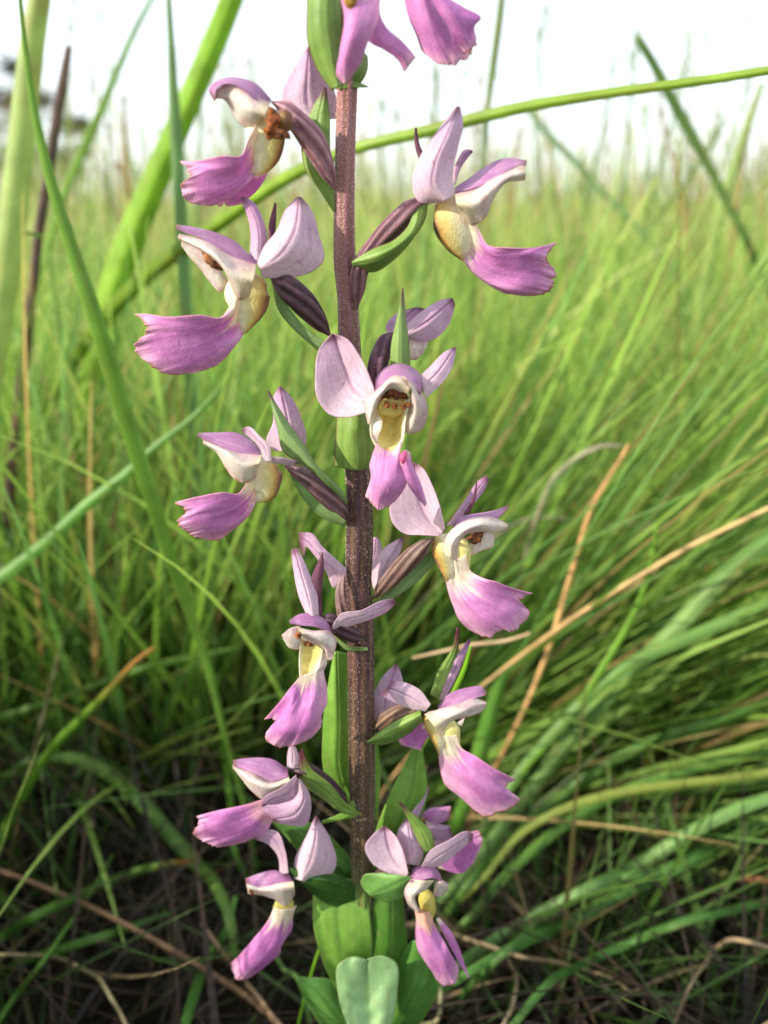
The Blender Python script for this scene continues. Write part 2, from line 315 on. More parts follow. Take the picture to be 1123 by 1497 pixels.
# stem
SP = np.array([[512, -260, 22], [508, -120, 26], [507, 0, 28], [508, 120, 31], [506, 190, 30], [504, 300, 31], [505, 390, 33], [509, 440, 31], [511, 500, 33], [516, 580, 34], [518, 640, 36], [523, 700, 37], [525, 800, 41],
               [524, 860, 38], [526, 900, 40], [528, 1000, 39], [529, 1100, 40], [530, 1200, 36], [529, 1300, 31], [529, 1400, 28], [530, 1500, 27], [530, 1600, 27], [530, 1720, 27]], float)
def build_stem():
    nr, na = 420, 64
    Q = resample(SP, nr); W = P3(Q[:, 0], Q[:, 1], 0*Q[:, 0]); R = 0.93*Q[:, 2]/2*depth(W)/F
    A = np.linspace(0, 2*np.pi, na, endpoint=False); AA, UU = np.meshgrid(A, np.linspace(0, 1, nr), indexing='ij')
    tw = 1.6*UU*2*np.pi*0.35
    rib = 0.06*np.cos(7*AA+tw*3) + 0.035*np.cos(4*AA-tw+1) + 0.008*vnoise(AA*6, UU*160, 30)
    rad = R[None]*(1+rib); P = np.stack([W[None, :, 0]+np.cos(AA)*rad, W[None, :, 1]+np.sin(AA)*rad, np.broadcast_to(W[None, :, 2], AA.shape)], -1)
    yy = Q[None, :, 1]+0*AA
    c = mixc((156, 104, 108), (132, 84, 90), sst(200, 420, yy)); c = mixc(c, (70, 44, 48), sst(380, 640, yy)); c = mixc(c, (76, 62, 46), sst(900, 1200, yy)); c = mixc(c, (104, 144, 60), sst(1230, 1340, yy))
    c = mixc(c, (120, 92, 58), 0.5*sst(0.2, 0.9, np.cos(7*AA+tw*3+np.pi))); n = vnoise(AA*4, UU*60, 31); c = mixc(c, (180, 132, 128), 0.22*sst(0.1, 0.8, n)*sst(1300, 900, yy))
    o = mesh_obj('stem', P.reshape(-1, 3)-BASE, gridfaces(na, nr, wrap=True), lin(c).reshape(-1, 3), np.column_stack([UU.ravel()*14, AA.ravel()/(2*np.pi)]), M_STEM, orchid)
    # tiny pale papillae
    n = 9000; k = rng.integers(20, int(nr*0.86), n); a = rng.random(n)*2*np.pi; r = R[k]*(1+0.045*np.cos(7*a+1.6*k/nr*2*np.pi*0.35*3)+0.01)
    nrm = np.stack([np.cos(a), np.sin(a), 0*a], -1); cen = W[k]+nrm*r[:, None]; cen[:, 2] += rng.normal(0, .0004, n)
    h = rng.uniform(.00010, .00034, n); b = rng.uniform(.00005, .00011, n); tan = np.stack([-np.sin(a), np.cos(a), 0*a], -1); up = np.array([0, 0, 1.])
    v = np.stack([cen+tan*b[:, None], cen+up*b[:, None], cen-tan*b[:, None], cen-up*b[:, None], cen+nrm*h[:, None]+up*(rng.normal(0, .00006, n))[:, None]], 1).reshape(-1, 3)
    i = np.arange(n)[:, None]*5; f = np.concatenate([i+np.array([[0, 1, 4]]), i+np.array([[1, 2, 4]]), i+np.array([[2, 3, 4]]), i+np.array([[3, 0, 4]])])
    pc = np.repeat(mixc((206, 170, 168), (236, 216, 206), rng.random(n)), 5, axis=0)
    tag(mesh_obj('stem_hairs', v-BASE, f, lin(pc), None, M_FLESH, orchid), kind='stuff')
build_stem()

# A: upper left flower
o1, s1 = (240, 0), 3.509
A = Fl(o1, s1, 0, 'upper left flower turned left with a withered orange anther').ovary('880,980 830,860 760,720 680,620 600,545 545,520', '18,44,60,52,38,16', '2,4,6,6,6', (128, 84, 100), (196, 152, 160))
A.p('bract', '0,-1,0|868,1085 800,980 722,860 704,740 735,610 822,445', '1,1,0|878,1085 872,1000 862,900 852,760 850,600 832,448', one=-1)
A.p('sepal', '-3|660,600 605,495 655,370 740,238', '-1|760,620 730,500 735,380 743,238', '-4|880,610 885,520 835,380 748,238', p=.2)
A.p('hood', '5,5,4,3|550,512 470,430 380,400 290,408 230,462 262,520', '9,10,9,8|535,545 480,520 400,455 330,428 270,455 262,510')
A.p('flap', '8,9,8,6|545,530 470,495 390,440 320,430 255,470', '11,11,8,6|520,590 430,560 340,500 262,498', '6,5,5,5|490,640 450,662 400,645 350,575 300,505 258,505')
A.cup('520,540 512,630 525,720 520,800 480,870 440,888', '55,88,95,72,32,8', '4,5,5,5,4', 1)
A.tb('anther', '545,550 560,620 545,690 530,720', '18,28,34,20', '12,13,13', (150, 82, 30), (104, 48, 16), lump=.5)
A.tb('anther', '560,705 610,690 650,712', '20,18,14', '13,14,14', (140, 80, 34), (60, 34, 24), lump=.5)
A.tb('column', '605,565 618,620 612,680', '36,44,30', '9,11,9', (150, 120, 60), (120, 76, 66), M_FLESH)
A.p('lip', '8,9,7,5|425,730 400,795 300,800 170,825 76,827', '7,8,7,5|440,765 390,835 290,860 190,875 140,898', '5,6,6,4|450,800 385,880 270,920 170,935 82,945', '4,5,5,3|460,840 400,920 300,975 190,1000 112,1030', '4,4,3,2|467,870 420,945 350,1000 290,1035 215,1052', '4,3,1,0|475,884 430,935 370,975 320,1010 300,1052', up=(45,-90), bu=.30)
A.p('lip', '1,0,-1|450,885 380,950 305,1000', '0,-1,-2|490,890 410,980 320,1055', '-2,-3,-4|540,870 490,960 400,1045', low=0, bu=.1, frill=.6)

# B: upper right flower
o2, s2 = (500, 0), 3.303
B = Fl(o2, s2, 0, 'upper right flower turned right with a fan lip').ovary('62,1520 72,1400 92,1290 170,1170 280,1065 370,990 440,968', '20,36,40,40,52,44,18', '1,2,3,4,4,3', (98, 62, 74), (150, 108, 116))
B.p('bract', '5,7,7,5|48,1262 150,1200 250,1160 325,1080 348,985', '5,8,9,8,5|50,1275 150,1255 260,1200 345,1120 388,985', '3,4,5,4|56,1292 145,1314 262,1245 352,1140 405,1050 414,975', one=-1, tip=.02)
B.p('purple', '-1|372,775 350,690 352,618', '-1|396,745 376,700 362,618')
B.p('sepal', '6,5,4,2|470,978 370,972 340,885 370,775 450,650 555,515', '9,10,9,4|500,968 440,905 450,790 505,660 560,515', '7,6,4,2|545,935 532,860 560,710 584,600 568,515', p=.15)
B.p('sepal', '-2|530,880 555,780 600,722 628,726', '-2|548,890 572,815 606,765 632,734', p=.5)
B.p('hood', '4,3,2|545,908 620,858 700,800 780,768 850,768 893,778', '8,8,5|548,930 650,905 745,858 820,815 868,796 888,802')
B.p('flap', '7,8,6|545,925 650,905 745,855 876,798', '11,11,7|555,985 640,985 720,925 800,860 886,835', '7,7,5|575,1030 630,1088 692,1050 730,960 790,885 884,868')
B.cup('495,950 540,1050 560,1125 575,1190 590,1235 600,1262', '48,108,100,66,30,8', '3,4,4,4,3', -1, brown=(92, 62, 52))
B.p('lip', '6,9,8,6|668,1120 700,1180 800,1196 950,1192 1042,1168', '6,8,8,6|655,1150 705,1210 830,1225 940,1230 990,1245', '5,7,7,5|640,1180 725,1250 850,1275 950,1285 1030,1312', '4,5,6,4|615,1200 700,1300 800,1340 920,1365 1010,1390', '4,4,5,3|595,1220 650,1320 730,1370 830,1405 930,1428', '4,3,2,1|580,1246 612,1292 660,1340 725,1385 795,1420', up=(-45,-95), bu=.30)

# C: left flower
o3, s3 = (180, 280), 3.509
Cf = Fl(o3, s3, 0, 'left flower on a dark ovary, with wide magenta lip and pale round sepal').ovary('1065,745 985,640 900,545 820,475 755,440', '16,50,62,55,24', '3,5,6,6', (58, 38, 48), (110, 76, 88))
Cf.p('bract', '1,1,2|1010,822 900,730 800,612 762,455', '4,3,3|1040,770 965,725 870,622 776,462', gl=.6, one=-1, tip=.02)
Cf.p('purple', '1|752,290 746,190 777,55', '1|772,275 784,170 788,62')
Cf.p('sepal', '6,5,3,2|690,365 720,290 790,200 835,95 895,28', '9,10,8,3|700,395 800,330 880,200 903,28', '7,5,4,2|715,442 850,440 965,412 1024,360 1002,215 962,90 912,28', p=-.1)
Cf.p('sepal', '3,3,2|645,345 656,250 640,130 602,38', '5,5,2|690,355 700,240 675,120 612,28', '3,3,2|715,350 738,250 712,130 665,52 618,24', p=.6)
Cf.p('hood', '4,3,3|692,362 640,318 585,265 480,213 370,185 273,170', '9,8,6|682,382 600,352 500,300 400,240 330,215 276,192')
Cf.p('flap', '9,9,6|684,378 560,332 430,258 288,218', '13,13,8|672,450 580,430 470,330 282,232', '9,10,7|650,535 600,556 558,490 520,405 410,303 286,246')
Cf.p('flap', '5,6,5|545,470 505,410 415,310 300,255', '4,4,4|530,490 500,516 450,470 400,400 345,340 300,278')
Cf.tb('anther', '400,300 450,350 515,405', '6,26,22', '8,9,9', (176, 116, 60), (60, 34, 22), lump=.4)
Cf.cup('685,420 640,510 640,585 634,650 626,700 615,735', '60,118,104,66,26,6', '4,5,5,5,4', 1, brown=(150, 96, 84))
Cf.p('lip', '8,9,9,7,5|540,598 505,642 400,634 220,642 120,628 62,628', '8,8,8,6|560,620 500,665 380,688 220,692 128,706', '6,7,7,5|580,640 480,712 330,745 200,760 58,795', '5,6,6,5|595,660 490,755 370,812 240,855 118,882', '4,5,5,4|610,670 530,775 440,845 360,890 250,933', '4,4,3,2|622,685 580,772 530,832 460,885 390,922', '4,3,2,1|636,702 612,742 578,785 535,840 480,892', up=(40,-95), bu=.30)

# D: centre flower that faces the camera, and the one behind it
o4, s4 = (440, 420), 4.404
D = Fl(o4, s4, 0, 'centre flower that faces the camera with an open yellow throat').ovary('420,700 520,680 610,640 660,620', '20,40,44,20', '2,5,7,8')
D.p('bract', '3,3,2|582,540 578,410 618,200 644,80 654,6', '5,5,3|640,540 640,400 640,200 655,6', '3,3,2|704,540 692,330 672,150 658,6', gl=.25, one=1, tip=.3)
D.p('sepal', '11,10,9,7|415,808 300,836 190,822 108,720 92,560 118,400 198,302', '10,7,7,6|462,742 360,680 290,540 240,400 206,300', '12,11,10,7|480,680 440,570 370,430 290,330 216,302', p=-.05)
D.p('sepal', '9,8,6|778,560 850,490 920,420 984,386', '10,9,6|786,640 870,560 990,388', '10,9,6|802,716 900,625 972,520 1000,398', p=.1)
D.p('hood', '8,7,6,7,8|476,670 482,590 535,522 635,492 720,518 780,578 788,668', '14,12,11,12,14|484,672 510,590 560,548 640,520 710,550 760,600 778,680', '17,16,15,16,17|500,680 540,640 590,595 650,575 710,610 745,650 770,690')
D.p('flap', '15,15,14|700,600 650,570 590,572 530,620 470,680 410,735 418,810 434,884', '18,18,15|700,650 650,612 580,610 530,660 480,720 455,800 440,880', '17,16,14|696,690 640,672 570,660 520,700 492,760 470,810 444,874', p=0)
D.p('flap', '17,15,13|655,575 740,640 800,720 815,800 765,925 700,942', '18,17,14|680,590 720,680 740,780 720,880 688,942', '15,13,12|690,610 702,700 692,800 672,870 674,940')
D.p('yellow', '15,15,15|474,700 448,860 450,950 498,1060', '10,9,10,15|590,700 590,820 580,950 560,1062', '15,15,15|706,700 672,870 662,970 632,1060')
D.tb('stigma', '580,690 588,770 590,836', '90,102,80', '12,13,12', (240, 222, 136), (222, 196, 108), M_FLESH, lump=.06, flat=.5)
D.tb('anther', '520,720 560,690 620,680 690,715', '18,34,36,24', '15,16,15', (126, 66, 30), (70, 36, 18), lump=.5)
for q in ('545,735 565,775', '600,745 612,790', '655,750 662,790', '690,740 694,775'):
    D.tb('anther', q, '20,16', '16,16.5', (150, 92, 44), (112, 60, 30), lump=.5)
D.p('flap', '13,14,13|482,800 450,880 452,960 486,1020', '15,16,14|525,850 522,900 500,960 492,1020')
D.p('lip', '15,15,14,12|486,1000 460,1080 444,1160 452,1190 416,1342', '15,16,16,13|515,1030 490,1150 470,1280 452,1388', '15,17,17,14|560,1056 545,1200 525,1310 500,1428', '15,17,17,14|600,1050 605,1200 590,1300 560,1412', '15,16,16,14|645,990 640,1130 684,1240 668,1290 615,1368', base=(236, 190, 210), bu=.1, flip=1, low=.4, p=-.35)
D.p('lip', '17,16,13|638,1120 662,1190 690,1270 740,1345 794,1408', '18,17,13|668,1050 690,1150 735,1250 802,1404', '17,15,12|704,1060 714,1130 762,1240 810,1388', bu=.05, low=0, frill=.5, p=-.2)
D.tb('lip_fold', '656,1140 660,1090 680,1052', '18,24,18', '19,19,18', (222, 110, 150), (206, 90, 160), M_LIP)
E2 = Fl(o4, s4, -7, 'half hidden flower turned away behind the centre bract').ovary('455,690 480,560 515,430 550,350 600,290', '24,52,60,54,24', '5,6,5,4', (78, 50, 66), (128, 90, 106))
E2.p('sepal', '2|560,300 545,270 570,210 630,160', '3|640,300 660,230 690,180 740,130', '2|700,330 740,250 790,190 800,138', p=.6)
E2.p('sepal', '4,4,3|660,260 780,155 890,88 974,68', '6,6,3|670,310 800,230 980,76', '4,4,3|690,330 780,352 870,325 950,240 994,108', p=.3)
E2.p('flap', '1|690,330 760,350 824,352', '2|690,400 750,410 805,390', '1|690,460 735,468 790,425')
patch('bract', ('2,2,2,1|240,790 232,835 226,950 214,1100 218,1150', '5.5,6.5,6,4|340,790 345,900 352,1020 360,1130 350,1178', '3,3,2,1|445,800 475,960 466,1080 450,1150 440,1166'), o4, s4, orchid, name='bract', tip=.0)

# E: left middle flower
o5, s5 = (240, 550), 4.011
E = Fl(o5, s5, 0, 'left middle flower with a glaucous green bract over it').ovary('1085,870 1040,790 950,700 830,590 705,522', '20,42,52,48,20', '1,4,6,6', (86, 58, 66), (146, 112, 112))
E.p('bract', '2,3,4|1055,878 930,832 818,722 738,580', '5,5,5|1072,850 960,762 862,672 748,580', gl=.5, tip=.0)
E.p('bract', '3,6,7,6,4|1072,762 960,652 850,545 775,500 695,435 668,320 638,200 608,84', '3,8,9,8,4|1076,745 985,640 880,540 790,430 700,320 640,190 610,84', '3,6,7,6,4|1078,722 1005,622 900,528 830,415 742,290 662,168 612,84', gl=.4, tip=.12)
E.p('sepal', '1|650,440 604,392 640,270 642,120 674,62', '3,3,2|715,440 730,300 705,160 680,60', '1|800,470 834,380 802,240 742,120 686,62', p=.35)
E.p('sepal', '10,11,9|600,470 700,478 786,500', '9,9,8|602,500 690,516 782,518', p=-.2)
E.p('sepal', '11,11,9|630,500 620,415 560,350 492,296 455,310', '10,10,8|585,495 560,420 510,365 462,330', p=.0)
E.p('hood', '5,4,4|572,440 500,370 430,334 300,332 195,334', '9,9,7|570,462 480,458 380,434 290,392 198,352')
E.p('flap', '9,9,6|578,464 450,452 330,412 226,368', '12,12,7|560,510 470,520 370,460 230,385', '9,9,6|548,540 530,600 480,624 425,612 370,550 300,440 228,398')
E.cup('605,490 588,560 590,625 590,680 562,720 540,742', '50,104,98,70,30,6', '4,5,5,5,4', 1, brown=(158, 108, 100))
E.p('lip', '8,9,8,6|466,655 440,686 350,682 200,706 64,740', '7,8,8,6|490,680 420,720 300,752 190,772 124,790', '6,7,7,5|505,690 430,760 300,802 180,822 80,846', '5,5,6,4|520,705 450,795 350,852 240,882 128,906', '4,4,4,3|532,705 492,792 420,862 330,912 210,952', '4,3,2,1|548,705 524,770 472,842 412,892 330,958', up=(45,-85), bu=.30)

# F: right middle flower
o6, s6 = (530, 660), 4.159
Ff = Fl(o6, s6, 0, 'right middle flower with a cream hood and broad pink lip').ovary('60,900 110,840 200,745 320,625 440,520', '14,36,50,52,24', '0,3,5,6', (94, 70, 66), (146, 118, 108))
Ff.p('bract', '2,2,3|56,922 180,842 300,705 440,590', '1,0,1|58,928 200,884 340,785 444,670', gl=.6, tip=.0, bulge=-.15)
Ff.p('sepal', '8,7,6,4|470,512 350,508 255,500 186,440 163,340 178,250 248,120 308,68', '6,5,5,4|484,500 410,430 358,340 330,200 316,68', '9,8,6,4|500,470 472,340 422,200 372,108 326,68', p=-.3)
Ff.p('sepal', '1|510,450 562,380 640,272 700,182 748,148', '1|555,450 602,400 665,330 742,232 772,166', p=.5)
Ff.p('purple', '3|615,385 662,300 694,180', '3|650,378 684,300 698,186')
Ff.p('hood', '5,4,4|545,475 570,412 650,385 750,370 830,350 882,326', '9,9,7|560,490 640,425 720,408 820,402 888,346')
Ff.p('flap', '10,10,7|486,610 515,510 600,432 700,398 800,402 880,438', '13,13,8|530,645 550,545 622,478 720,446 800,452 882,452', '11,11,8|578,672 576,582 630,507 720,487 820,490 882,468')
Ff.p('flap', '3|650,560 730,492 802,498', '3|655,638 740,597 788,582 802,515')
Ff.tb('anther', '625,530 690,522 742,490', '12,34,8', '8,8,8', (166, 100, 56), (52, 32, 22), lump=.4)
Ff.cup('465,505 500,590 520,670 525,740 525,805', '42,84,70,42,6', '4,5,5,5,4', -1, brown=(160, 112, 100))
Ff.tb('column', '610,520 612,640 605,790', '50,46,40', '4.5,5,4.5', (238, 228, 160), (228, 216, 140), M_FLESH, flat=.45)
Ff.p('lip', '6,9,8,6|655,722 722,765 820,795 920,835 1034,862', '6,8,8,6|632,742 722,802 830,842 900,862 952,902', '6,8,7,5|605,752 722,852 850,902 930,932 1014,985', '6,8,8,6|582,762 682,882 800,952 880,1012 925,1088', '5,7,8,6|558,772 622,902 720,1002 790,1062 852,1086', '5,5,6,5|530,772 572,882 622,962 700,1062 770,1134', '4,3,3,2|502,762 528,872 554,942 582,1012 650,1087', bu=.46, up=(-25,-100))

# G: lower left flower facing front, and the one behind the stem
o7, s7 = (370, 760), 4.404
G = Fl(o7, s7, 0, 'lower left flower facing front with upright pale sepal and hanging fan lip').ovary('720,770 640,740 560,690 480,640 430,640', '18,46,50,40,20', '3,7,9,9', (62, 42, 52), (112, 78, 90))
G.p('purple', '8|420,620 374,385 428,250 446,208', '8|444,640 442,450 456,300 450,208')
G.p('sepal', '9,8,6|350,620 298,500 258,300 246,198', '11,9,6|385,625 350,480 300,310 265,184', '9,8,6|424,625 412,480 352,320 290,182', p=.1)
G.p('sepal', '11,11,8|508,690 560,610 700,580 830,520 908,506', '9,9,7|522,728 600,692 750,642 860,592 920,538', p=.0)
G.p('hood', '10,10,10|232,650 300,608 400,610 470,648 506,700', '15,15,13|240,668 320,680 400,690 480,720 506,745')
G.p('flap', '15,15,14|300,682 240,698 184,742', '13,13,13|312,770 300,828 250,832 192,765')
G.p('flap', '15,15,13|286,690 380,712 500,722 538,780', '16,16,14|300,730 390,760 470,790 530,830', '14,14,14|312,772 380,800 452,822 470,860 484,905 512,902')
G.tb('anther', '282,720 292,740 300,756', '16,20,12', '17,17,16', (190, 120, 70), (100, 52, 30), lump=.4)
G.tb('anther', '318,785 350,798 390,808', '12,14,10', '15,15,15', (150, 90, 40), (80, 46, 24), lump=.4)
G.p('yellow', '14,13,14|306,775 296,900 300,1015', '13,12,13|375,790 365,900 352,1010', '14,13,14|462,800 432,930 412,985')
G.p('flap', '14,14,14|452,850 430,930 412,980', '13,13,13|478,870 472,940 445,985')
G.p('lip', '14,14,12,10|298,1010 240,1080 180,1160 120,1230 76,1280', '14,15,13,11|312,1022 270,1100 220,1190 180,1260 155,1302', '14,16,15,12|332,1012 282,1150 202,1272 132,1322 80,1380', '14,16,16,13|352,1012 300,1200 222,1342 120,1450', '14,16,16,13|372,1002 342,1200 290,1342 225,1452', '14,16,16,13|392,992 382,1182 360,1332 310,1432', '14,14,14,12|415,972 422,1152 420,1282 402,1382', '13,11,11,10|462,942 474,1080 474,1182 438,1272 446,1310', p=.1, bu=.26, up=(10,-20))
G.p('bract', '5,6,5|525,742 600,800 738,822', '4,4,5|528,770 600,838 742,842', gl=.5, tip=0)
G2 = Fl(o7, s7, -9, 'faded flower half hidden behind the stem').ovary('590,660 580,560 575,450 590,350', '36,42,40,24', '4,5,4', (120, 92, 96), (170, 140, 136))
G2.p('sepal', '2,2,0|620,330 545,262 450,176 370,84 300,82', '3,3,0|580,400 500,300 410,200 340,130 296,100', '2,2,0|555,410 528,434 470,330 395,225 340,170 330,240', p=.25)
G2.p('purple', '-1|300,88 298,150 330,240', '-1|318,90 330,150 336,235')
G2.p('sepal', '2,2,1|775,450 762,300 838,190 952,110', '4,4,1|790,430 860,290 962,112', '2,2,1|790,452 872,352 932,240 972,130', p=.0)
G2.p('sepal', '-1|755,270 756,180 770,115 800,112', '-1|790,270 815,230 828,170 804,112', p=.2)
patch('sepal', ('-5|470,1220 466,1130 490,1050 520,1003', '-5|495,1280 520,1180 528,1080 526,1003'), o7, s7, G2.f, p=.1)

# H: lower right flower
o8, s8 = (520, 920), 4.319
H = Fl(o8, s8, -1, 'lower right flower with cream hood and narrow hanging pink lip').ovary('90,655 160,590 260,530 360,500 440,500', '14,40,44,40,20', '0,3,5,5', (102, 76, 66), (150, 122, 100))
H.p('bract', '5,7,7|70,708 170,632 280,562 412,508', '7,9,9|70,712 180,670 290,620 415,545', '5,6,6|72,716 150,732 285,690 424,582', tip=0)
H.p('sepal', '8,7,6|475,475 405,382 320,338 236,323', '7,6,5|442,518 360,505 270,472 158,415', p=.0)
H.p('sepal', '-3|120,590 104,460 158,320 248,220', '-1|170,570 190,440 258,222', '-3|210,540 290,470 294,310 264,224', p=.15)
H.p('lip', '-3|420,590 340,640 268,700', '-3|440,620 380,690 300,732', '-3|478,660 440,700 412,762', p=.3, bu=.05, low=0, frill=.5)
H.p('sepal', '1|525,445 580,300 650,150 718,56', '1|565,445 640,290 728,74', p=.5)
H.p('bract', '4|468,412 528,250 608,118 638,-10', '4|520,440 602,250 652,100 656,-10', tip=.45, one=1)
H.p('hood', '5,4,4|515,490 600,402 700,370 800,366 828,392', '9,9,7|530,508 640,475 740,440 822,416')
H.p('flap', '10,10,7|435,535 520,506 640,474 760,438 824,458', '12,12,8|500,620 560,570 660,525 770,485 828,470', '9,10,7|542,692 550,640 600,585 700,555 790,522 828,482')
H.p('flap', '5|640,590 690,555', '5|655,605 672,612')
H.cup('455,520 490,590 515,660 530,730 530,795', '36,60,52,34,6', '4,5,5,5,4', -1, brown=(176, 140, 110))
H.tb('column', '605,570 610,660 615,790', '54,50,44', '4.5,5,4.5', (232, 222, 156), (216, 206, 130), M_FLESH, flat=.45)
H.p('lip', '6,8,8,6|668,745 760,802 880,882 1008,945', '6,8,8,6|645,752 750,852 870,942 952,998', '6,8,8,6|622,752 740,902 880,992 1036,1070', '6,8,8,6|600,752 722,932 842,1032 992,1122', '5,7,7,6|578,752 682,932 800,1062 918,1150', '5,5,6,5|548,752 622,922 710,1042 800,1172', '4,3,3,2|516,742 533,872 568,982 640,1042', up=(-30,-80), bu=.30)

# I: two flowers at the lower left
o9, s9 = (260, 1080), 4.044
I1 = Fl(o9, s9, 2, 'small flower at the lower left with a flat pointing lip').ovary('1020,400 930,320 820,220 740,180 650,190', '16,42,44,40,20', '0,3,5,5', (56, 40, 46), (96, 70, 78))
I1.p('bract', '2,6,7|1085,440 1000,380 900,262 790,172 735,56', '2,5,6|1085,452 980,440 850,352 730,260 716,90', tip=.3)
I1.p('sepal', '5|645,170 650,80 668,20', '5|712,180 716,100 682,20', p=-.1)
I1.p('hood', '6,5,4|650,180 560,122 450,112 326,128', '10,10,7|655,222 560,252 450,204 330,158')
I1.p('flap', '9,9,6|655,215 560,250 440,202 326,152', '11,11,7|665,250 540,290 430,250 326,160', '8,8,6|670,270 560,320 500,355 440,312 380,240 326,172')
I1.p('sepal', '12,11,9|700,215 610,290 500,362 495,400', '9,8,8|705,240 702,340 600,382 510,402', p=.35)
I1.p('sepal', '9,9,8|705,235 690,352 600,385 500,410 515,458', '11,11,9|718,240 745,360 700,440 560,480', '9,8,7|725,240 778,330 786,422 758,505 650,508 555,488', p=.3)
I1.p('lip', '6,6,5|492,362 400,390 250,420 100,460', '6,7,5|502,392 400,430 250,462 130,490', '6,7,5|512,412 400,470 230,522 92,562', '6,6,5|532,432 420,522 280,572 152,604', '5,5,4|552,452 470,532 350,592 238,638', '4,3,2|568,482 522,552 452,582 400,608', base=(226, 170, 190), bu=.26, p=.25, low=.35, up=(30,-10))
I2 = Fl(o9, s9, -1, 'lowest left flower with a pale pointed sepal and a drooping dark lip').ovary('1060,900 940,870 820,840 700,820', '14,40,36,20', '0,3,5', (60, 62, 40), (84, 80, 50))
I2.p('sepal', '5|688,828 698,700 760,580 814,458', '9,9,6|730,838 790,700 816,560 818,458', '5|765,855 875,834 936,750 904,600 822,460', p=-.1)
I2.p('sepal', '5|605,800 590,690 530,622 446,590', '7,7,5|655,795 632,650 584,548 530,538 456,586', p=.25)
I2.p('hood', '5,5,4|660,805 570,778 480,798 398,828', '9,9,7|684,852 600,862 520,882 408,856')
I2.p('flap', '9,9,6|684,842 600,852 520,872 404,850', '10,10,7|690,880 600,900 500,900 410,880', '7,7,6|692,920 640,986 560,944 480,922 416,918')
I2.tb('column', '650,920 630,980 590,1060', '50,56,48', '4,4,4', (176, 176, 90), (200, 190, 120), M_FLESH, flat=.45)
I2.tb('anther', '425,890 440,912 452,926', '8,10,6', '8,8,8', (150, 80, 40), (110, 60, 30))
I2.p('lip', '6,6,4|548,1045 450,1180 380,1262 312,1332', '7,8,6|592,1058 482,1222 402,1332 342,1412', '7,8,6|622,1058 562,1232 472,1342 382,1428', '6,6,5|652,1052 622,1182 562,1302 482,1372 440,1402', '4,3,2|682,1036 672,1132 612,1202 602,1272 560,1302', p=.35, bu=.26, low=.3, up=(20,-50))

# J: flowers at the lower right
o10, s10 = (500, 1140), 4.679
J2 = Fl(o10, s10, -5, 'half hidden flower behind the lowest right one').ovary('150,560 260,500 380,420 470,360', '14,40,44,30', '0,3,4', (90, 60, 66), (130, 96, 96))
J2.p('sepal', '2|450,260 500,190 560,120 585,42', '2|520,260 550,190 575,120 596,46', p=.5)
J2.p('hood', '2|540,240 600,195 680,185 748,178', '3|570,270 660,300 736,262')
J2.p('sepal', '2|570,280 650,300 742,318', '2|600,400 680,400 745,360', p=.45)
J2.p('sepal', '1|620,420 680,390 750,350', '1|640,470 700,440 760,400', p=.5)
J2.p('lip', '2|640,560 760,470 880,360 930,348', '2|660,600 780,560 880,480 962,420', '2|690,610 750,630 810,640 900,570', bu=.05, p=.3, low=0)
J1 = Fl(o10, s10, 0, 'lowest right flower with three pale sepals and a ragged hanging lip').ovary('170,640 280,640 380,620 470,600', '14,34,38,24', '0,4,5', (70, 50, 50), (110, 80, 84))
J1.p('sepal', '8,7,5|442,672 330,642 200,562 158,460 218,370 284,318', '8,6,5|445,655 352,540 310,420 290,318', '9,8,5|452,640 422,500 362,380 300,322', p=-.05)
J1.p('sepal', '3|430,570 400,450 378,370 442,262', '5,5,3|480,580 470,420 446,262', '3|530,588 556,500 522,380 452,262', p=.05)
J1.p('bract', '5|560,500 500,380 440,250 386,146', '5|642,480 602,340 520,260 398,150', tip=.35)
J1.p('sepal', '8,8,6|545,595 600,490 720,420 880,358 900,372', '6,6,5|562,604 652,594 762,520 892,412', p=.0)
J1.p('hood', '7,6,7|462,660 500,602 580,586 650,618 684,680', '11,11,10|465,700 540,690 620,672 684,696')
J1.p('flap', '10,10,8|470,680 428,760 448,840 520,912', '12,12,10|560,690 520,740 480,800 524,905', '11,11,10|632,690 560,760 504,790 530,900')
J1.p('flap', '9,10,9|640,690 690,690 732,712', '8,8,8|622,795 672,796 722,760')
J1.tb('column', '565,740 585,850 600,980', '60,54,40', '6.5,7,6', (214, 200, 110), (196, 182, 90), M_FLESH, flat=.45)
J1.p('lip', '7,7,6|508,950 504,1050 520,1160 562,1232 620,1312', '8,9,7|532,942 562,1102 602,1232 652,1372', '9,10,8|572,962 622,1102 672,1262 702,1405', '8,10,8|602,962 662,1102 712,1252 778,1384', '7,9,7|622,962 702,1112 752,1202 802,1284', base=(238, 190, 170), bu=.26, flip=1, low=.4, p=.1, frill=1.2, up=(-10,-60))
J1.p('lip', '7,6,5|645,955 720,1102 790,1232 866,1358', '6,5,4|662,940 742,1032 802,1152 842,1272 872,1352', bu=.05, low=0, frill=.7)

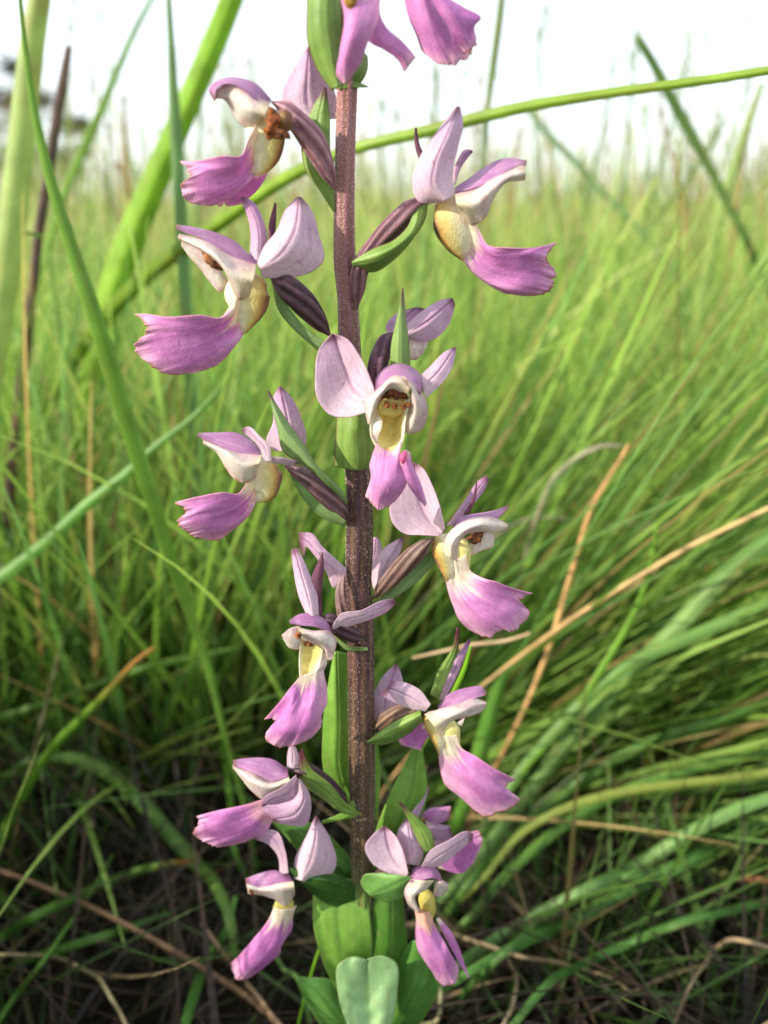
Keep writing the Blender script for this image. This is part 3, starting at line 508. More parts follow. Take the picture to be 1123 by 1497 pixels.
# K: the two flowers cut by the top edge of the frame
K = Fl((240, 0), 3.509, 2, 'topmost flower cut by the frame, with a forked pink lip').ovary('930,430 925,330 935,200 945,80 960,-80', '14,60,70,60,20', '-1,0,1,1', (110, 116, 60), (150, 140, 90))
K.p('bract', '4,5,4|860,462 790,362 738,222 733,60 742,-80 780,-220', '7,8,6|890,455 850,300 815,120 815,-40 800,-220', '5,6,4|918,440 902,300 912,120 895,-60 810,-220', tip=.1)
K.p('lip', '11,11,8|890,-60 925,80 900,280 892,400 918,424', '12,13,9|990,-60 985,80 950,230 930,340 925,428', '11,12,8|1105,-60 1100,90 1045,220 1000,340 934,426', bu=.05, low=.2, frill=.3, p=-.2)
patch('lip', ('11,10,8|100,40 135,205 200,240 270,290 300,348', '11,9,8|185,-50 190,90 222,142 300,210 356,275'), (500, 0), 3.303, K.f, bu=.02, low=0, frill=.7, p=.1)
patch('bract', ('1,0,-1|130,420 60,380 40,300 40,220', '2,2,0|-5,430 50,330 90,240', '1,0,-1|0,440 90,400 124,330 124,270'), (500, 0), 3.303, K.f, tip=0)
K.tb('column', '950,-60 960,20 965,60', '40,34,20', '12,12,12', (200, 160, 70), (150, 100, 40), M_FLESH)
K2 = Fl((500, 0), 3.303, -1, 'top right flower of which only the broad violet lip hangs into the frame').ovary('60,-40 180,-110 300,-170 380,-150', '20,40,44,20', '1,3,4')
K2.p('lip', '2,2,2|298,-120 300,-20 322,80 360,170 382,238', '4,5,4|345,-120 350,-20 375,100 410,200 448,296', '5,6,5|390,-120 395,-20 430,100 480,220 530,314', '4,4,4|430,-120 440,-20 490,90 560,200 612,268', '2,1,1|470,-120 490,-30 560,60 620,150 648,210', bu=.02, low=.2, p=.0, base=(200, 150, 200))
K2.p('lip', '8,9,8|400,-60 470,60 520,140 540,205 590,262', '9,10,8|430,-60 520,40 570,110 600,170 630,230', '6,7,7|440,-60 510,-10 590,38 670,90 640,125 650,190', bu=.02, low=0, p=.4)

# leaves of the orchid
def leaf(rails, t0=0, **k): return patch('leaf', rails, (0, 0), 1.0, orchid, t0, **k)
PALE = dict(a=(128, 166, 112), b=(150, 186, 130)); YG = dict(a=(104, 150, 54), b=(130, 174, 74))
leaf(('3,4,6,10,15,19|536,1403 518,1398 495,1410 494,1450 512,1510 548,1590', '3,5,8,12,16,19|536,1403 524,1402 515,1424 516,1460 528,1520 549,1590', '3,5,8,12,16,19|536,1403 536,1412 537,1435 538,1470 543,1525 550,1590', '3,5,8,12,16,19|536,1403 549,1401 559,1422 560,1460 556,1520 551,1590', '3,4,6,10,15,19|536,1403 556,1397 578,1406 581,1450 570,1510 552,1590'), t0=5, **PALE)
leaf(('2,4,3,-2|505,1470 470,1400 458,1350 459,1295', '3,5,4,0|520,1470 498,1390 493,1340 496,1285', '3,4,3,-1|540,1450 545,1390 540,1330 535,1285'), **YG)
leaf(('3,3,2,0|532,1470 540,1390 545,1330 552,1285', '2,5,4,0|545,1470 570,1390 572,1340 570,1290', '1,0,0,-1|560,1470 595,1400 592,1350 588,1300'), a=(70, 112, 40), b=(88, 134, 50))
leaf(('0,2,2|540,1520 575,1440 585,1400 600,1376', '2,7,3|555,1530 600,1460 618,1420 612,1374', '0,3,2|570,1540 625,1480 644,1430 640,1400 622,1376'), a=(84, 136, 56), b=(104, 158, 70))
leaf(('0,1,2|530,1560 470,1500 440,1450 432,1432', '0,3,2|535,1540 490,1480 460,1445 436,1430', '0,0,1|540,1520 515,1470 490,1435 440,1428'), a=(84, 136, 58), b=(108, 158, 76))
leaf(('3,6,8|532,1300 528,1290 530,1282 560,1276', '6,9,10|540,1308 565,1298 598,1282', '3,7,8|545,1312 565,1318 590,1310 604,1284'), a=(98, 144, 70), b=(120, 166, 88))
leaf(('-6,-4,-5|512,1180 478,1140 472,1070 480,1000 488,955', '-5,-2,-5|516,1180 496,1130 495,1060 492,952', '-5,-6,-6|522,1180 514,1120 510,1050 506,955'), **YG)
leaf(('-8,-6,-9|535,1290 548,1220 575,1150 602,1096', '-8,-4,-9|545,1290 580,1210 600,1160 610,1092', '-8,-7,-9|560,1290 605,1225 624,1160 618,1094'), **YG)
leaf(('-4,-2,-2|520,1300 470,1290 440,1250 400,1200', '-3,0,-1|525,1290 480,1260 450,1220 402,1198', '-4,-3,-2|530,1280 500,1240 460,1205 404,1196'), a=(84, 130, 56), b=(100, 150, 70))
leaf(('1,4,5|525,1330 480,1322 450,1300 425,1275', '1,7,6|528,1310 480,1292 440,1282 424,1270', '0,4,5|530,1300 500,1282 460,1272 426,1268'), a=(52, 92, 36), b=(66, 108, 44))
leaf(('-4|545,1200 538,1120 542,1060', '-4|552,1200 556,1120 548,1058'), **YG)
leaf(('2,3,2|515,1170 495,1190 470,1200', '2,3,2|535,1190 500,1198 472,1204'), **YG)

# ------------------------------------------------------------------ single grass blades, stalks and sticks around the orchid
def blade(name, label, path, widths, Y, c1, c2, mat=M_GRASS, cat='grass', group='single grass blades around the orchid', fold=0.35, root=True, round_=False, edge=None, nr=90, tipc=None, roll=0.0):
    p = np.array([[float(v) for v in q.split(',')] for q in path.split()]); wv = np.array([float(a) for a in widths.split(',')]); Yv = np.array([float(a) for a in Y.split(',')])
    wscale = 0.72 if name == 'dry_stalk' else 0.78 if name == 'long_grass' and p[0, 0] > 1130 and p[0, 1] > 600 else 1.0
    k = np.linspace(0, 1, len(p)); W = unproj(p[:, 0], p[:, 1], np.interp(k, np.linspace(0, 1, len(Yv)), Yv))
    zmin = 0.022+0.02*np.sin(seedc[0]*1.7+np.arange(len(W))*.9)**2      # nothing sinks into the litter: bring it forward instead
    sc = np.minimum(1, (CAM[2]-zmin)/np.maximum(CAM[2]-W[:, 2], 1e-6)); W = CAM+(W-CAM)*np.where(W[:, 2] < zmin, sc, 1)[:, None]
    wd = np.interp(k, np.linspace(0, 1, len(wv)), wv)*depth(W)/F*wscale
    if root:                                         # carry the lower end on to the ground
        e = W[-1]; d = W[-1]-W[-2]; d /= np.linalg.norm(d); h = max(e[2], 0.01)
        g = e + np.array([d[0]*h*0.8, abs(d[1])*h*0.3+0.01, 0]); g[2] = -0.01; m = (e+g)/2; m[:2] = e[:2]*0.45+g[:2]*0.55+d[:2]*0.1*h
        W = np.vstack([W, m, g]); wd = np.concatenate([wd, [wd[-1]]*2])
    T = np.concatenate([[0], np.cumsum(np.linalg.norm(np.diff(W, axis=0), axis=1))]); T /= T[-1]; u = np.linspace(0, 1, nr)
    P = herm(W, T, u); wr = herm(wd[:, None], T, u)[:, 0].clip(1e-5)
    tn = np.gradient(P, axis=0); tn /= np.linalg.norm(tn, axis=1)[:, None]; view = P-CAM; view /= np.linalg.norm(view, axis=1)[:, None]
    sd = np.cross(tn, view); sd /= np.linalg.norm(sd, axis=1)[:, None]; nm = np.cross(sd, tn); seedc[0] += 1; s0 = seedc[0]*2.3
    if round_:
        na = 14; a = np.linspace(0, 2*np.pi, na, endpoint=False); V = P[None]+(np.cos(a)[:, None, None]*sd[None]+np.sin(a)[:, None, None]*nm[None])*(wr/2)[None, :, None]
        VV, UU = np.meshgrid(a/(2*np.pi), u, indexing='ij'); fc = gridfaces(na, nr, wrap=True)
    else:
        na = 13; a = np.linspace(-1, 1, na); tw = roll+0.35*vnoise(u*3+s0, u*0, 40)
        s2 = sd*np.cos(tw)[:, None]+nm*np.sin(tw)[:, None]; n2 = nm*np.cos(tw)[:, None]-sd*np.sin(tw)[:, None]
        V = P[None]+a[:, None, None]*s2[None]*(wr/2)[None, :, None]+(fold*(np.abs(a)**1.3-0.5))[:, None, None]*n2[None]*(wr/2)[None, :, None]
        VV, UU = np.meshgrid((a+1)/2, u, indexing='ij'); fc = gridfaces(na, nr)
    n = vnoise(UU*7+s0, VV*2, 41); c = mixc(c1, c2, np.clip(0.5+0.5*n, 0, 1)); c = mixc(c, (176, 152, 90), 0.45*sst(0.55, 0.9, vnoise(UU*30+s0, VV*5, 42)))
    if edge is not None: c = mixc(c, edge, sst(0.45, 0.1, VV))
    if not round_: c = mixc(c, np.asarray(c2)*1.12, 0.5*np.exp(-((VV-0.5)/0.06)**2))
    if tipc is not None: c = mixc(c, tipc, sst(0.25, 0.0, UU+0.05*n))
    B0 = np.array([P[-1][0], P[-1][1], 0.0]) if root else P[-1]
    o = mesh_obj(name, V.reshape(-1, 3)-B0, fc, lin(c.clip(0, 255)).reshape(-1, 3), np.column_stack([UU.ravel(), VV.ravel()]), mat)
    o.location = B0
    if not round_: solid(o, 0.00018)
    return tag(o, label, cat, group, 'thing')
g1, g2, g3 = (112, 154, 54), (146, 184, 84), (164, 196, 112)
yg1, yg2 = (128, 166, 52), (160, 192, 84); dk1, dk2 = (70, 108, 44), (96, 136, 62)
tan1, tan2 = (176, 134, 84), (206, 172, 122); br1, br2 = (118, 78, 56), (156, 110, 80); gr1, gr2 = (150, 138, 116), (176, 166, 142)
ST = 'stalks and stems around the orchid'
blade('grass_stalk', 'thick pale grass stalk along the far left edge, yellow on its lit side', '68,-60 48,60 30,220 12,380 -8,520', '27,34,38,38,36', '0.42', (164, 184, 112), (186, 200, 134), cat='grass stalk', group=ST, round_=True, root=True)
blade('long_grass', 'long narrow blade from the top left corner curving down past the left lips', '26,-40 36,60 52,170 76,270 104,360 136,455 178,590 222,730 262,850 300,960 330,1080', '4,7,11,16,20,24,26,22,18,13,8', '0.31,0.31,0.33', g1, g2)
blade('long_grass', 'broad bright blade rising to the top edge left of the upper left flower', '362,-60 318,50 262,180 215,290 182,370 150,470 125,580', '30,34,36,40,42,36,30', '0.50,0.52', (136, 180, 48), (170, 206, 84))
blade('long_grass', 'very long blade crossing behind the spike from the right edge to lower left', '1180,94 1040,116 900,135 760,158 640,188 530,214 450,244 380,284 300,340 220,398 150,470 90,560', '12,13,14,16,17,16,18,20,22,24,22,16', '0.29,0.36,0.52', (122, 152, 50), (156, 184, 76), fold=.5)
blade('grass_stalk', 'upright jointed stalk with a bluish upper part left of the upper left flower', '245,-30 250,60 254,140 260,240 268,380 278,560 286,700 294,820 302,950', '7,10,15,19,18,15,12,10,8', '0.45', (112, 148, 92), (140, 172, 112), cat='grass stalk', group=ST, round_=True)
blade('dead_stick', 'dark broken upright stick with a pinkish lit side and blunt top', '101,68 94,110 82,180 70,260 58,330 48,420 38,500 28,590 18,680 10,790 4,900', '9,13,14,15,14,15,16,15,16,16,17', '0.46,0.44', (70, 54, 46), (112, 90, 78), mat=M_DRY, cat='stick', group=None, round_=True)
blade('long_grass', 'thin pale blade slanting to the top edge above the tree', '238,-30 200,40 165,120 140,180 112,240 88,300 70,360', '5,8,10,13,12,11,10', '0.75', g2, g3)
blade('grass_stalk', 'thin level stem poking in from the left edge at flower height', '62,346 40,340 0,338 -60,342', '6,5,5,5', '0.42', g1, g2, cat='grass stalk', group=ST, round_=True)
blade('long_grass', 'bent blade slanting up right from the left edge under the left middle flower', '330,560 280,612 225,655 190,688 130,735 70,790 20,830 -50,880', '5,9,12,15,17,19,20,20', '0.36', (88, 140, 52), (120, 168, 80))
blade('long_grass', 'blade with a dry orange tip at the lower left', '226,946 200,966 165,1004 120,1050 80,1090 40,1150 5,1220 -20,1280', '3,7,10,12,13,14,14,13', '0.33', (96, 142, 40), (128, 168, 60), tipc=(196, 138, 76))
blade('long_grass', 'arching blade folded over at the lower left, pale on top', '345,1420 338,1350 318,1300 285,1260 245,1215 205,1170 165,1135 115,1110 70,1108 30,1120 0,1150', '10,14,17,19,21,21,20,18,13,12,10', '0.36', (84, 122, 48), (120, 150, 76))
blade('dry_stalk', 'long reddish brown dry stalk lying across the lower left corner', '-40,1262 20,1280 100,1312 180,1350 250,1388 320,1430 400,1490 450,1540', '10,10,10,11,12,12,12,12', '0.30,0.28', (124, 92, 68), (160, 128, 98), mat=M_DRY, cat='dry stalk', group=ST, round_=True)
blade('long_grass', 'green blade with an orange end reaching right under the arching blade', '284,1260 250,1262 200,1274 150,1294 100,1316 50,1340 0,1372 -40,1400', '3,8,11,12,13,13,13,12', '0.33', (80, 124, 44), (104, 148, 62), tipc=(198, 130, 66))
blade('long_grass', 'slender straight blade leaning across the dark left side', '352,946 300,956 230,972 160,994 90,1020 30,1040 -40,1062', '2,6,9,10,10,10,10', '0.40', (84, 128, 46), (120, 158, 70))
blade('long_grass', 'upright bright blade under the left middle lip', '276,800 290,900 308,960 322,1060 336,1160 345,1250', '8,12,11,10,9,8', '0.42', (84, 128, 40), (112, 156, 56))
blade('grass_stalk', 'pair of thin light stems crossing at the lower left corner', '165,1250 130,1310 95,1360 60,1410 20,1460 -10,1520', '3,5,6,7,8,8', '0.30', (96, 140, 56), (120, 162, 76), cat='grass stalk', group=ST, round_=True)
blade('dry_stalk', 'pale curled straw at the bottom left corner', '-30,1396 30,1396 90,1402 130,1422 160,1455 185,1500 200,1560', '7,7,8,8,8,7,7', '0.29', (146, 132, 92), (170, 156, 116), mat=M_DRY, cat='dry stalk', group=ST, round_=True)
blade('long_grass', 'soft green blade slanting behind the left corner straw', '260,1330 200,1352 150,1368 80,1390 20,1412', '4,9,12,13,12', '0.42', dk1, dk2)
blade('long_grass', 'leaning blade running down to the left of the lowest left flower', '345,1310 330,1360 305,1400 285,1450 270,1520', '6,11,14,15,14', '0.34', dk1, (96, 150, 66))
blade('grass_stalk', 'green stem that bends behind the lowest left lip', '395,1380 410,1410 440,1440 455,1500', '5,6,7,7', '0.27', (90, 130, 70), (120, 156, 90), cat='grass stalk', group=ST, round_=True)
blade('long_grass', 'wide blade between the dead stick and the long narrow blade', '170,480 140,570 125,640 100,760 90,880 70,1000', '20,26,30,30,26,22', '0.55', (96, 146, 44), (124, 170, 62))
blade('long_grass', 'upright wide blade leaning left behind the dead stick', '10,640 20,740 26,840 30,960', '18,24,24,22', '0.6', (92, 140, 44), (120, 164, 62))
blade('grass_stalk', 'pale slim stalk with a joint left of the long narrow blade', '70,370 84,460 96,560 104,640 92,740 72,840 60,940', '7,8,9,12,10,9,9', '0.5', (126, 158, 80), (158, 184, 112), cat='grass stalk', group=ST, round_=True)
blade('long_grass', 'yellowing orange streaked blade in the left grass', '178,600 170,660 155,720 145,790 140,860', '7,12,13,11,9', '0.6', (170, 150, 50), (204, 166, 74))
blade('long_grass', 'flat greyish blade ending behind the stem between the two left lips', '384,742 405,770 430,808 470,850 520,900', '8,12,12,11,10', '0.45', (120, 156, 104), (146, 178, 128))
# right side
blade('grass_stalk', 'upright olive stalk at the top right of the spike', '738,-40 730,30 722,90 714,150 708,220 700,330', '8,11,11,9,7,6', '0.55', (110, 134, 56), (136, 158, 80), cat='grass stalk', group=ST, round_=True)
blade('long_grass', 'dark blade tilted left with a broken blunt top against the sky', '930,52 952,88 976,134 1000,178 1030,232 1060,290 1100,370', '12,13,15,16,14,12,10', '0.62', (86, 120, 62), (112, 144, 84))
blade('long_grass', 'faint bluish blade slanting behind the upper right hood', '765,150 790,185 830,225 870,270 920,320', '6,9,10,9,8', '0.9', (130, 164, 120), (150, 180, 140))
blade('grass_stalk', 'pale leaning stalk at the right edge crossing the level blade', '1116,120 1098,170 1080,225 1062,280 1046,340 1030,420 1010,520', '7,11,14,16,15,14,12', '0.7', (140, 166, 90), (172, 190, 120), cat='grass stalk', group=ST, round_=True)
blade('grass_stalk', 'long jointed stalk slanting from the right edge towards the right middle lip', '1150,335 1100,412 1040,500 988,582 930,670 880,750 830,840 780,930', '9,10,10,11,10,10,9,9', '0.50', (136, 168, 86), (164, 190, 116), cat='grass stalk', group=ST, round_=True)
blade('dry_stalk', 'upright orange brown dry blade right of the right middle lip', '920,648 895,690 866,740 846,800 826,868 806,935 786,990 760,1050 730,1110', '4,7,9,10,10,10,9,9,8', '0.36', (176, 132, 82), (206, 166, 112), mat=M_DRY, cat='dry stalk', group=ST)
blade('dry_stalk', 'long straight tan stalk rising to the right edge', '1160,726 1080,764 1000,804 920,852 850,896 790,938 740,975 690,1015', '9,10,10,11,11,10,8,6', '0.34', (186, 148, 94), (214, 184, 132), mat=M_DRY, cat='dry stalk', group=ST, round_=True)
blade('dry_stalk', 'short tan straw lying under the right middle lip', '603,962 640,954 690,943 740,937 775,926', '6,7,8,8,6', '0.30', (176, 150, 112), (204, 180, 142), mat=M_DRY, cat='dry stalk', group=ST, round_=True, root=False)
blade('dry_stalk', 'grey arched dead leaf in the right grass beside the orange dry blade', '912,652 880,652 845,668 810,698 790,740 772,800 755,860', '4,7,7,7,6,6,6', '0.42', gr1, gr2, mat=M_DRY, cat='dry stalk', group=ST)
blade('dry_stalk', 'thin level grey dead leaf behind the orange dry blade', '966,768 920,766 870,768 840,762 800,756 760,762 730,780', '4,6,6,6,6,5,5', '0.44', gr1, gr2, mat=M_DRY, cat='dry stalk', group=ST)
blade('long_grass', 'broad pale sheathed blade sweeping up to the right edge', '1180,745 1110,800 1050,850 985,920 920,985 850,1060 780,1150 710,1235 640,1320', '40,40,38,34,30,28,26,22,18', '0.36', (104, 146, 70), (146, 178, 108), fold=.6)
blade('long_grass', 'second broad blade just above the sheathed one at the right edge', '1180,700 1090,790 1000,870 920,950 840,1040 770,1120', '26,28,28,26,22,18', '0.40', (88, 138, 56), (124, 166, 86))
blade('long_grass', 'yellow green thin blade with a kink right of the lower right lip', '960,770 945,850 925,900 900,945 872,990 840,1040 800,1085 760,1130', '4,8,8,9,10,10,9,8', '0.34', (110, 160, 48), (140, 184, 76))
blade('long_grass', 'long blade lying low that enters at the middle of the right edge', '1180,850 1080,900 1000,935 940,960 880,1000 820,1060 760,1130 700,1220', '18,22,24,24,22,22,20,16', '0.34', (96, 142, 62), (136, 172, 96))
blade('long_grass', 'bundle leaf sweeping right below the long low blade', '1180,1000 1080,1040 980,1075 900,1110 820,1165 740,1230 680,1300', '16,18,20,20,20,18,16', '0.36', (84, 132, 54), (116, 158, 78))
blade('long_grass', 'straight green leaf to the right edge level with the lower right lip', '1180,1085 1080,1108 990,1130 900,1162 820,1210 740,1280 680,1350', '16,18,20,20,20,18,16', '0.34', (88, 136, 52), (118, 160, 74))
blade('long_grass', 'blade with yellow middle below the lower right lip', '1180,1120 1070,1138 980,1148 900,1160 830,1180 770,1212 700,1290', '14,16,17,17,16,14,12', '0.31', (130, 150, 60), (156, 168, 84))
blade('long_grass', 'pale broad leaf rising to the lower right edge', '1180,1150 1080,1182 1000,1222 940,1260 860,1300 780,1340 700,1390 640,1440', '22,24,24,24,24,22,20,16', '0.31', (98, 146, 72), (136, 174, 104))
blade('long_grass', 'second leaf of the pair rising to the lower right edge', '1180,1180 1080,1222 1000,1262 920,1300 840,1345 760,1380 680,1425', '18,22,24,24,22,20,16', '0.33', (76, 126, 52), (108, 156, 78))
blade('long_grass', 'level leaf with a reddish tip at the lower right edge', '1140,1288 1090,1284 1040,1276 980,1272 920,1280 860,1304 800,1340 730,1400', '4,14,17,18,18,16,14,12', '0.32', (84, 130, 58), (112, 156, 84), tipc=(160, 104, 80))
blade('long_grass', 'dim leaf curving right near the bottom right', '1180,1300 1080,1328 990,1350 920,1378 850,1410 790,1450 740,1510', '14,16,17,17,16,15,14', '0.33', (66, 112, 48), (96, 142, 68))
blade('dry_stalk', 'brown dry stalk from the lowest right lip towards the bottom right', '925,1452 880,1425 820,1408 760,1398 700,1378 650,1362 600,1350', '4,6,7,8,8,7,6', '0.28', (132, 112, 82), (164, 144, 112), mat=M_DRY, cat='dry stalk', group=ST, round_=True)
blade('dry_stalk', 'bent brown straw in the bottom right corner', '1160,1400 1125,1386 1080,1374 1050,1384 1030,1410 1005,1450 985,1500 970,1560', '8,9,9,9,8,7,7,7', '0.31', (130, 108, 84), (164, 142, 116), mat=M_DRY, cat='dry stalk', group=ST, round_=True)
blade('dry_stalk', 'curved pale straw at the bottom under the lowest right flower', '742,1400 755,1430 752,1460 735,1500 700,1560', '5,6,7,8,8', '0.28', (140, 124, 100), (172, 156, 128), mat=M_DRY, cat='dry stalk', group=ST, round_=True)
blade('dry_stalk', 'pale stub of straw directly below the lowest right lip', '642,1436 644,1460 640,1490 610,1500', '7,8,9,9', '0.25', (150, 146, 110), (176, 170, 132), mat=M_DRY, cat='dry stalk', group=ST, round_=True)
blade('dry_stalk', 'small curled yellowish leaf hooked in the lower right grass', '1064,1190 1080,1196 1088,1212 1082,1232 1070,1256', '3,5,6,5,5', '0.34', (140, 152, 96), (168, 176, 122), mat=M_DRY, cat='dry stalk', group=ST)
blade('long_grass', 'small orange dead leaf standing in the right grass', '1000,1008 990,1030 978,1056 966,1080 950,1110', '8,12,11,9,7', '0.4', (170, 116, 56), (196, 142, 76), mat=M_DRY)
blade('long_grass', 'bright blade just behind the lower right flower', '735,985 722,1030 705,1090 690,1150 660,1220', '18,22,24,22,20', '0.34', (96, 150, 52), (124, 174, 78))
blade('long_grass', 'light green sliver beside the narrow sepal of the lower right flower', '688,944 680,975 664,1010 648,1040', '3,6,7,4', '0.215', (128, 186, 40), (150, 200, 60))
blade('dry_stalk', 'dull olive stem slanting just right of the lower stem', '622,1120 600,1170 572,1215 545,1262 520,1320', '7,9,10,10,9', '0.30', (124, 120, 84), (150, 146, 108), mat=M_DRY, cat='dry stalk', group=ST, round_=True)
blade('dry_stalk', 'thin pinkish straw among the litter left of the leaves', '295,1350 320,1385 345,1420 375,1455 410,1500', '8,9,10,10,9', '0.31', (140, 110, 86), (168, 140, 112), mat=M_DRY, cat='dry stalk', group=ST, round_=True)

# ------------------------------------------------------------------ meadow
def ribbons(roots, h, wd, az, lean, curve, c0, c1, seg=5, twist=None):
    """flat tapering blades; az direction of lean, lean start angle from vertical, curve added along the length"""
    n = len(roots); u = np.linspace(0, 1, seg+1); P = np.zeros((n, seg+1, 3)); P[:, 0] = roots; d = h/seg
    for i in range(seg):
        a = lean+curve*((i+0.5)/seg)**1.3
        P[:, i+1] = P[:, i]+np.stack([np.sin(a)*np.sin(az), np.sin(a)*np.cos(az), np.cos(a)], -1)*d[:, None]
    fa = rng.random(n)*np.pi if twist is None else twist
    side = np.stack([np.cos(fa), np.sin(fa)*0.8, 0*fa], -1); prof = np.array([0.75, 1.0, 0.95, 0.8, 0.55, 0.3, 0.12, 0.05])[np.round(np.linspace(0, 6, seg+1)).astype(int)]
    hw = wd[:, None]*prof[None]/2; V = np.stack([P-side[:, None]*hw[..., None], P+side[:, None]*hw[..., None]], 2).reshape(-1, 3)
    base = np.arange(n)[:, None]*(seg+1)*2; j = np.arange(seg)[None]*2; a = (base+j).ravel()
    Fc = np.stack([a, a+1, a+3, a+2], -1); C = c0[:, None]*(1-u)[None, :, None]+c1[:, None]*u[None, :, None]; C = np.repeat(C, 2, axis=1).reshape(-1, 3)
    return V, Fc, lin(C.clip(0, 255))
def pal(n, kinds):
    k = rng.choice(len(kinds), n, p=np.array([q[2] for q in kinds])/sum(q[2] for q in kinds)); a = np.array([q[0] for q in kinds], float)[k]; b = np.array([q[1] for q in kinds], float)[k]
    j = rng.normal(1, .10, (n, 1)); return a*j, b*j
def join(parts):
    V, Fs, C, o = [], [], [], 0
    for v, f, c in parts: V.append(v); Fs.append(f+o); C.append(c); o += len(v)
    return np.vstack(V), np.vstack(Fs), np.vstack(C)
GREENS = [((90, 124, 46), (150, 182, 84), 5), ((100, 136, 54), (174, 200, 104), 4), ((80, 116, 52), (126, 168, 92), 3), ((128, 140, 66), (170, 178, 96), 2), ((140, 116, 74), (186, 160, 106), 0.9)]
FARG = [((136, 158, 78), (202, 212, 122), 4), ((146, 162, 86), (218, 222, 146), 4), ((166, 168, 108), (232, 224, 172), 4.5), ((150, 130, 90), (208, 186, 140), 1.3)]  # green and straw, paled further so the colour carries the horizon haze
# near meadow, all round the orchid except where the camera and the spike are
def scatter(n, r0, r1, half, power=1.0):
    a = (rng.random(n)*2-1)*half; r = r0+(r1-r0)*rng.random(n)**power; return r*np.sin(a), r*np.cos(a)
parts = []
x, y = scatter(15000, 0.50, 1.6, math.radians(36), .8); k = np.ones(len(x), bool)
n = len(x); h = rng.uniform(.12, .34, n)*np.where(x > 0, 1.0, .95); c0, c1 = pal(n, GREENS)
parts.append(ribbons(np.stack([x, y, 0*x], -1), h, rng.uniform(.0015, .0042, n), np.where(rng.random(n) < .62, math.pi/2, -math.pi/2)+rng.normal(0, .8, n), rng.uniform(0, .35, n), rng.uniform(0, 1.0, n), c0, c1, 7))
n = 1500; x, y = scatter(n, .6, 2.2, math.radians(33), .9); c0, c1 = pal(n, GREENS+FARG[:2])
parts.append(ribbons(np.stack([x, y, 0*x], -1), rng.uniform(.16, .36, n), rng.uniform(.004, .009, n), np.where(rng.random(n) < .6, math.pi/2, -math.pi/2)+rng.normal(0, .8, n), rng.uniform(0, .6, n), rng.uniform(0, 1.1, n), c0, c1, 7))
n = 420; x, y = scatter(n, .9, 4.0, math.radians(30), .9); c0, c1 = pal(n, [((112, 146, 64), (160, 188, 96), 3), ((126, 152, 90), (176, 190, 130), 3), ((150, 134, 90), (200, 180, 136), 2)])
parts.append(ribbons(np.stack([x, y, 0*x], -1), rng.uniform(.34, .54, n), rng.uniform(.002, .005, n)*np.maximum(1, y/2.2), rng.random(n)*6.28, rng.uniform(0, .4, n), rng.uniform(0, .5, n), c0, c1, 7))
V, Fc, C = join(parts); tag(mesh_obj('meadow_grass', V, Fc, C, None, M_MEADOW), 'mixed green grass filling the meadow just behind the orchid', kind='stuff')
parts = []
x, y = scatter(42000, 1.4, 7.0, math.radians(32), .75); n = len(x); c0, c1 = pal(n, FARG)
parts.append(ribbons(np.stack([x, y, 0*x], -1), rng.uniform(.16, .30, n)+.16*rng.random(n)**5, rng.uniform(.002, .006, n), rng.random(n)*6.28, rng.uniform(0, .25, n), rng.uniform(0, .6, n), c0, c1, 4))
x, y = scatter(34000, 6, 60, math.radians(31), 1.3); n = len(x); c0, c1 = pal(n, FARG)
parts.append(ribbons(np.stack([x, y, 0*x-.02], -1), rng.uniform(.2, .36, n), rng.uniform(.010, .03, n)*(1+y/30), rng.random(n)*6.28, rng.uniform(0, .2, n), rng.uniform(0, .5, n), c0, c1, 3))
V, Fc, C = join(parts); tag(mesh_obj('far_meadow_grass', V, Fc, C, None, M_MEADOW), 'pale strawy meadow grass stretching to the horizon, paled further for haze', kind='stuff')
# tall flowering grass above the horizon
def seeding(n, r0, r1, half, hmin, hmax):
    x, y = scatter(n, r0, r1, half, .8); r_ = np.hypot(x, y); rt = np.stack([x, y, 0*x], -1); h = rng.uniform(hmin, hmax, n); az = rng.random(n)*6.28; ln = rng.uniform(0, .18, n); cv = rng.uniform(0, .35, n)
    c0, c1 = pal(n, [((106, 130, 60), (150, 162, 88), 3), ((124, 126, 80), (172, 150, 104), 2), ((90, 124, 64), (118, 148, 84), 2)])
    A = ribbons(rt, h, rng.uniform(.003, .006, n)*np.maximum(1, r_/3), az, ln, cv, c0, c1, 6, twist=rng.normal(0, .4, n))
    P = A[0].reshape(n, 7, 2, 3).mean(2); m = 22; sel = np.repeat(np.arange(n), m); u = rng.uniform(.72, 1.0, n*m)*6; i = np.minimum(u.astype(int), 5); f = (u-i)[:, None]
    q = P[sel, i]*(1-f)+P[sel, i+1]*f; c = np.repeat(c1, m, 0)
    Bp = ribbons(q, rng.uniform(.006, .02, n*m), rng.uniform(.0012, .003, n*m)*np.repeat(np.maximum(1, r_/3), m), rng.random(n*m)*6.28, rng.uniform(.1, .8, n*m), rng.uniform(0, .5, n*m), c, c*1.05, 2)
    return [A, Bp]
V, Fc, C = join(seeding(300, 1.0, 3.6, math.radians(29), .42, .64)+seeding(560, .8, 2.6, math.radians(30), .28, .46)+seeding(1900, 2.4, 9, math.radians(30), .27, .68))
tag(mesh_obj('flowering_grass', V, Fc, C, None, M_MEADOW), 'thin seeding grass stems standing against the white sky', kind='stuff')
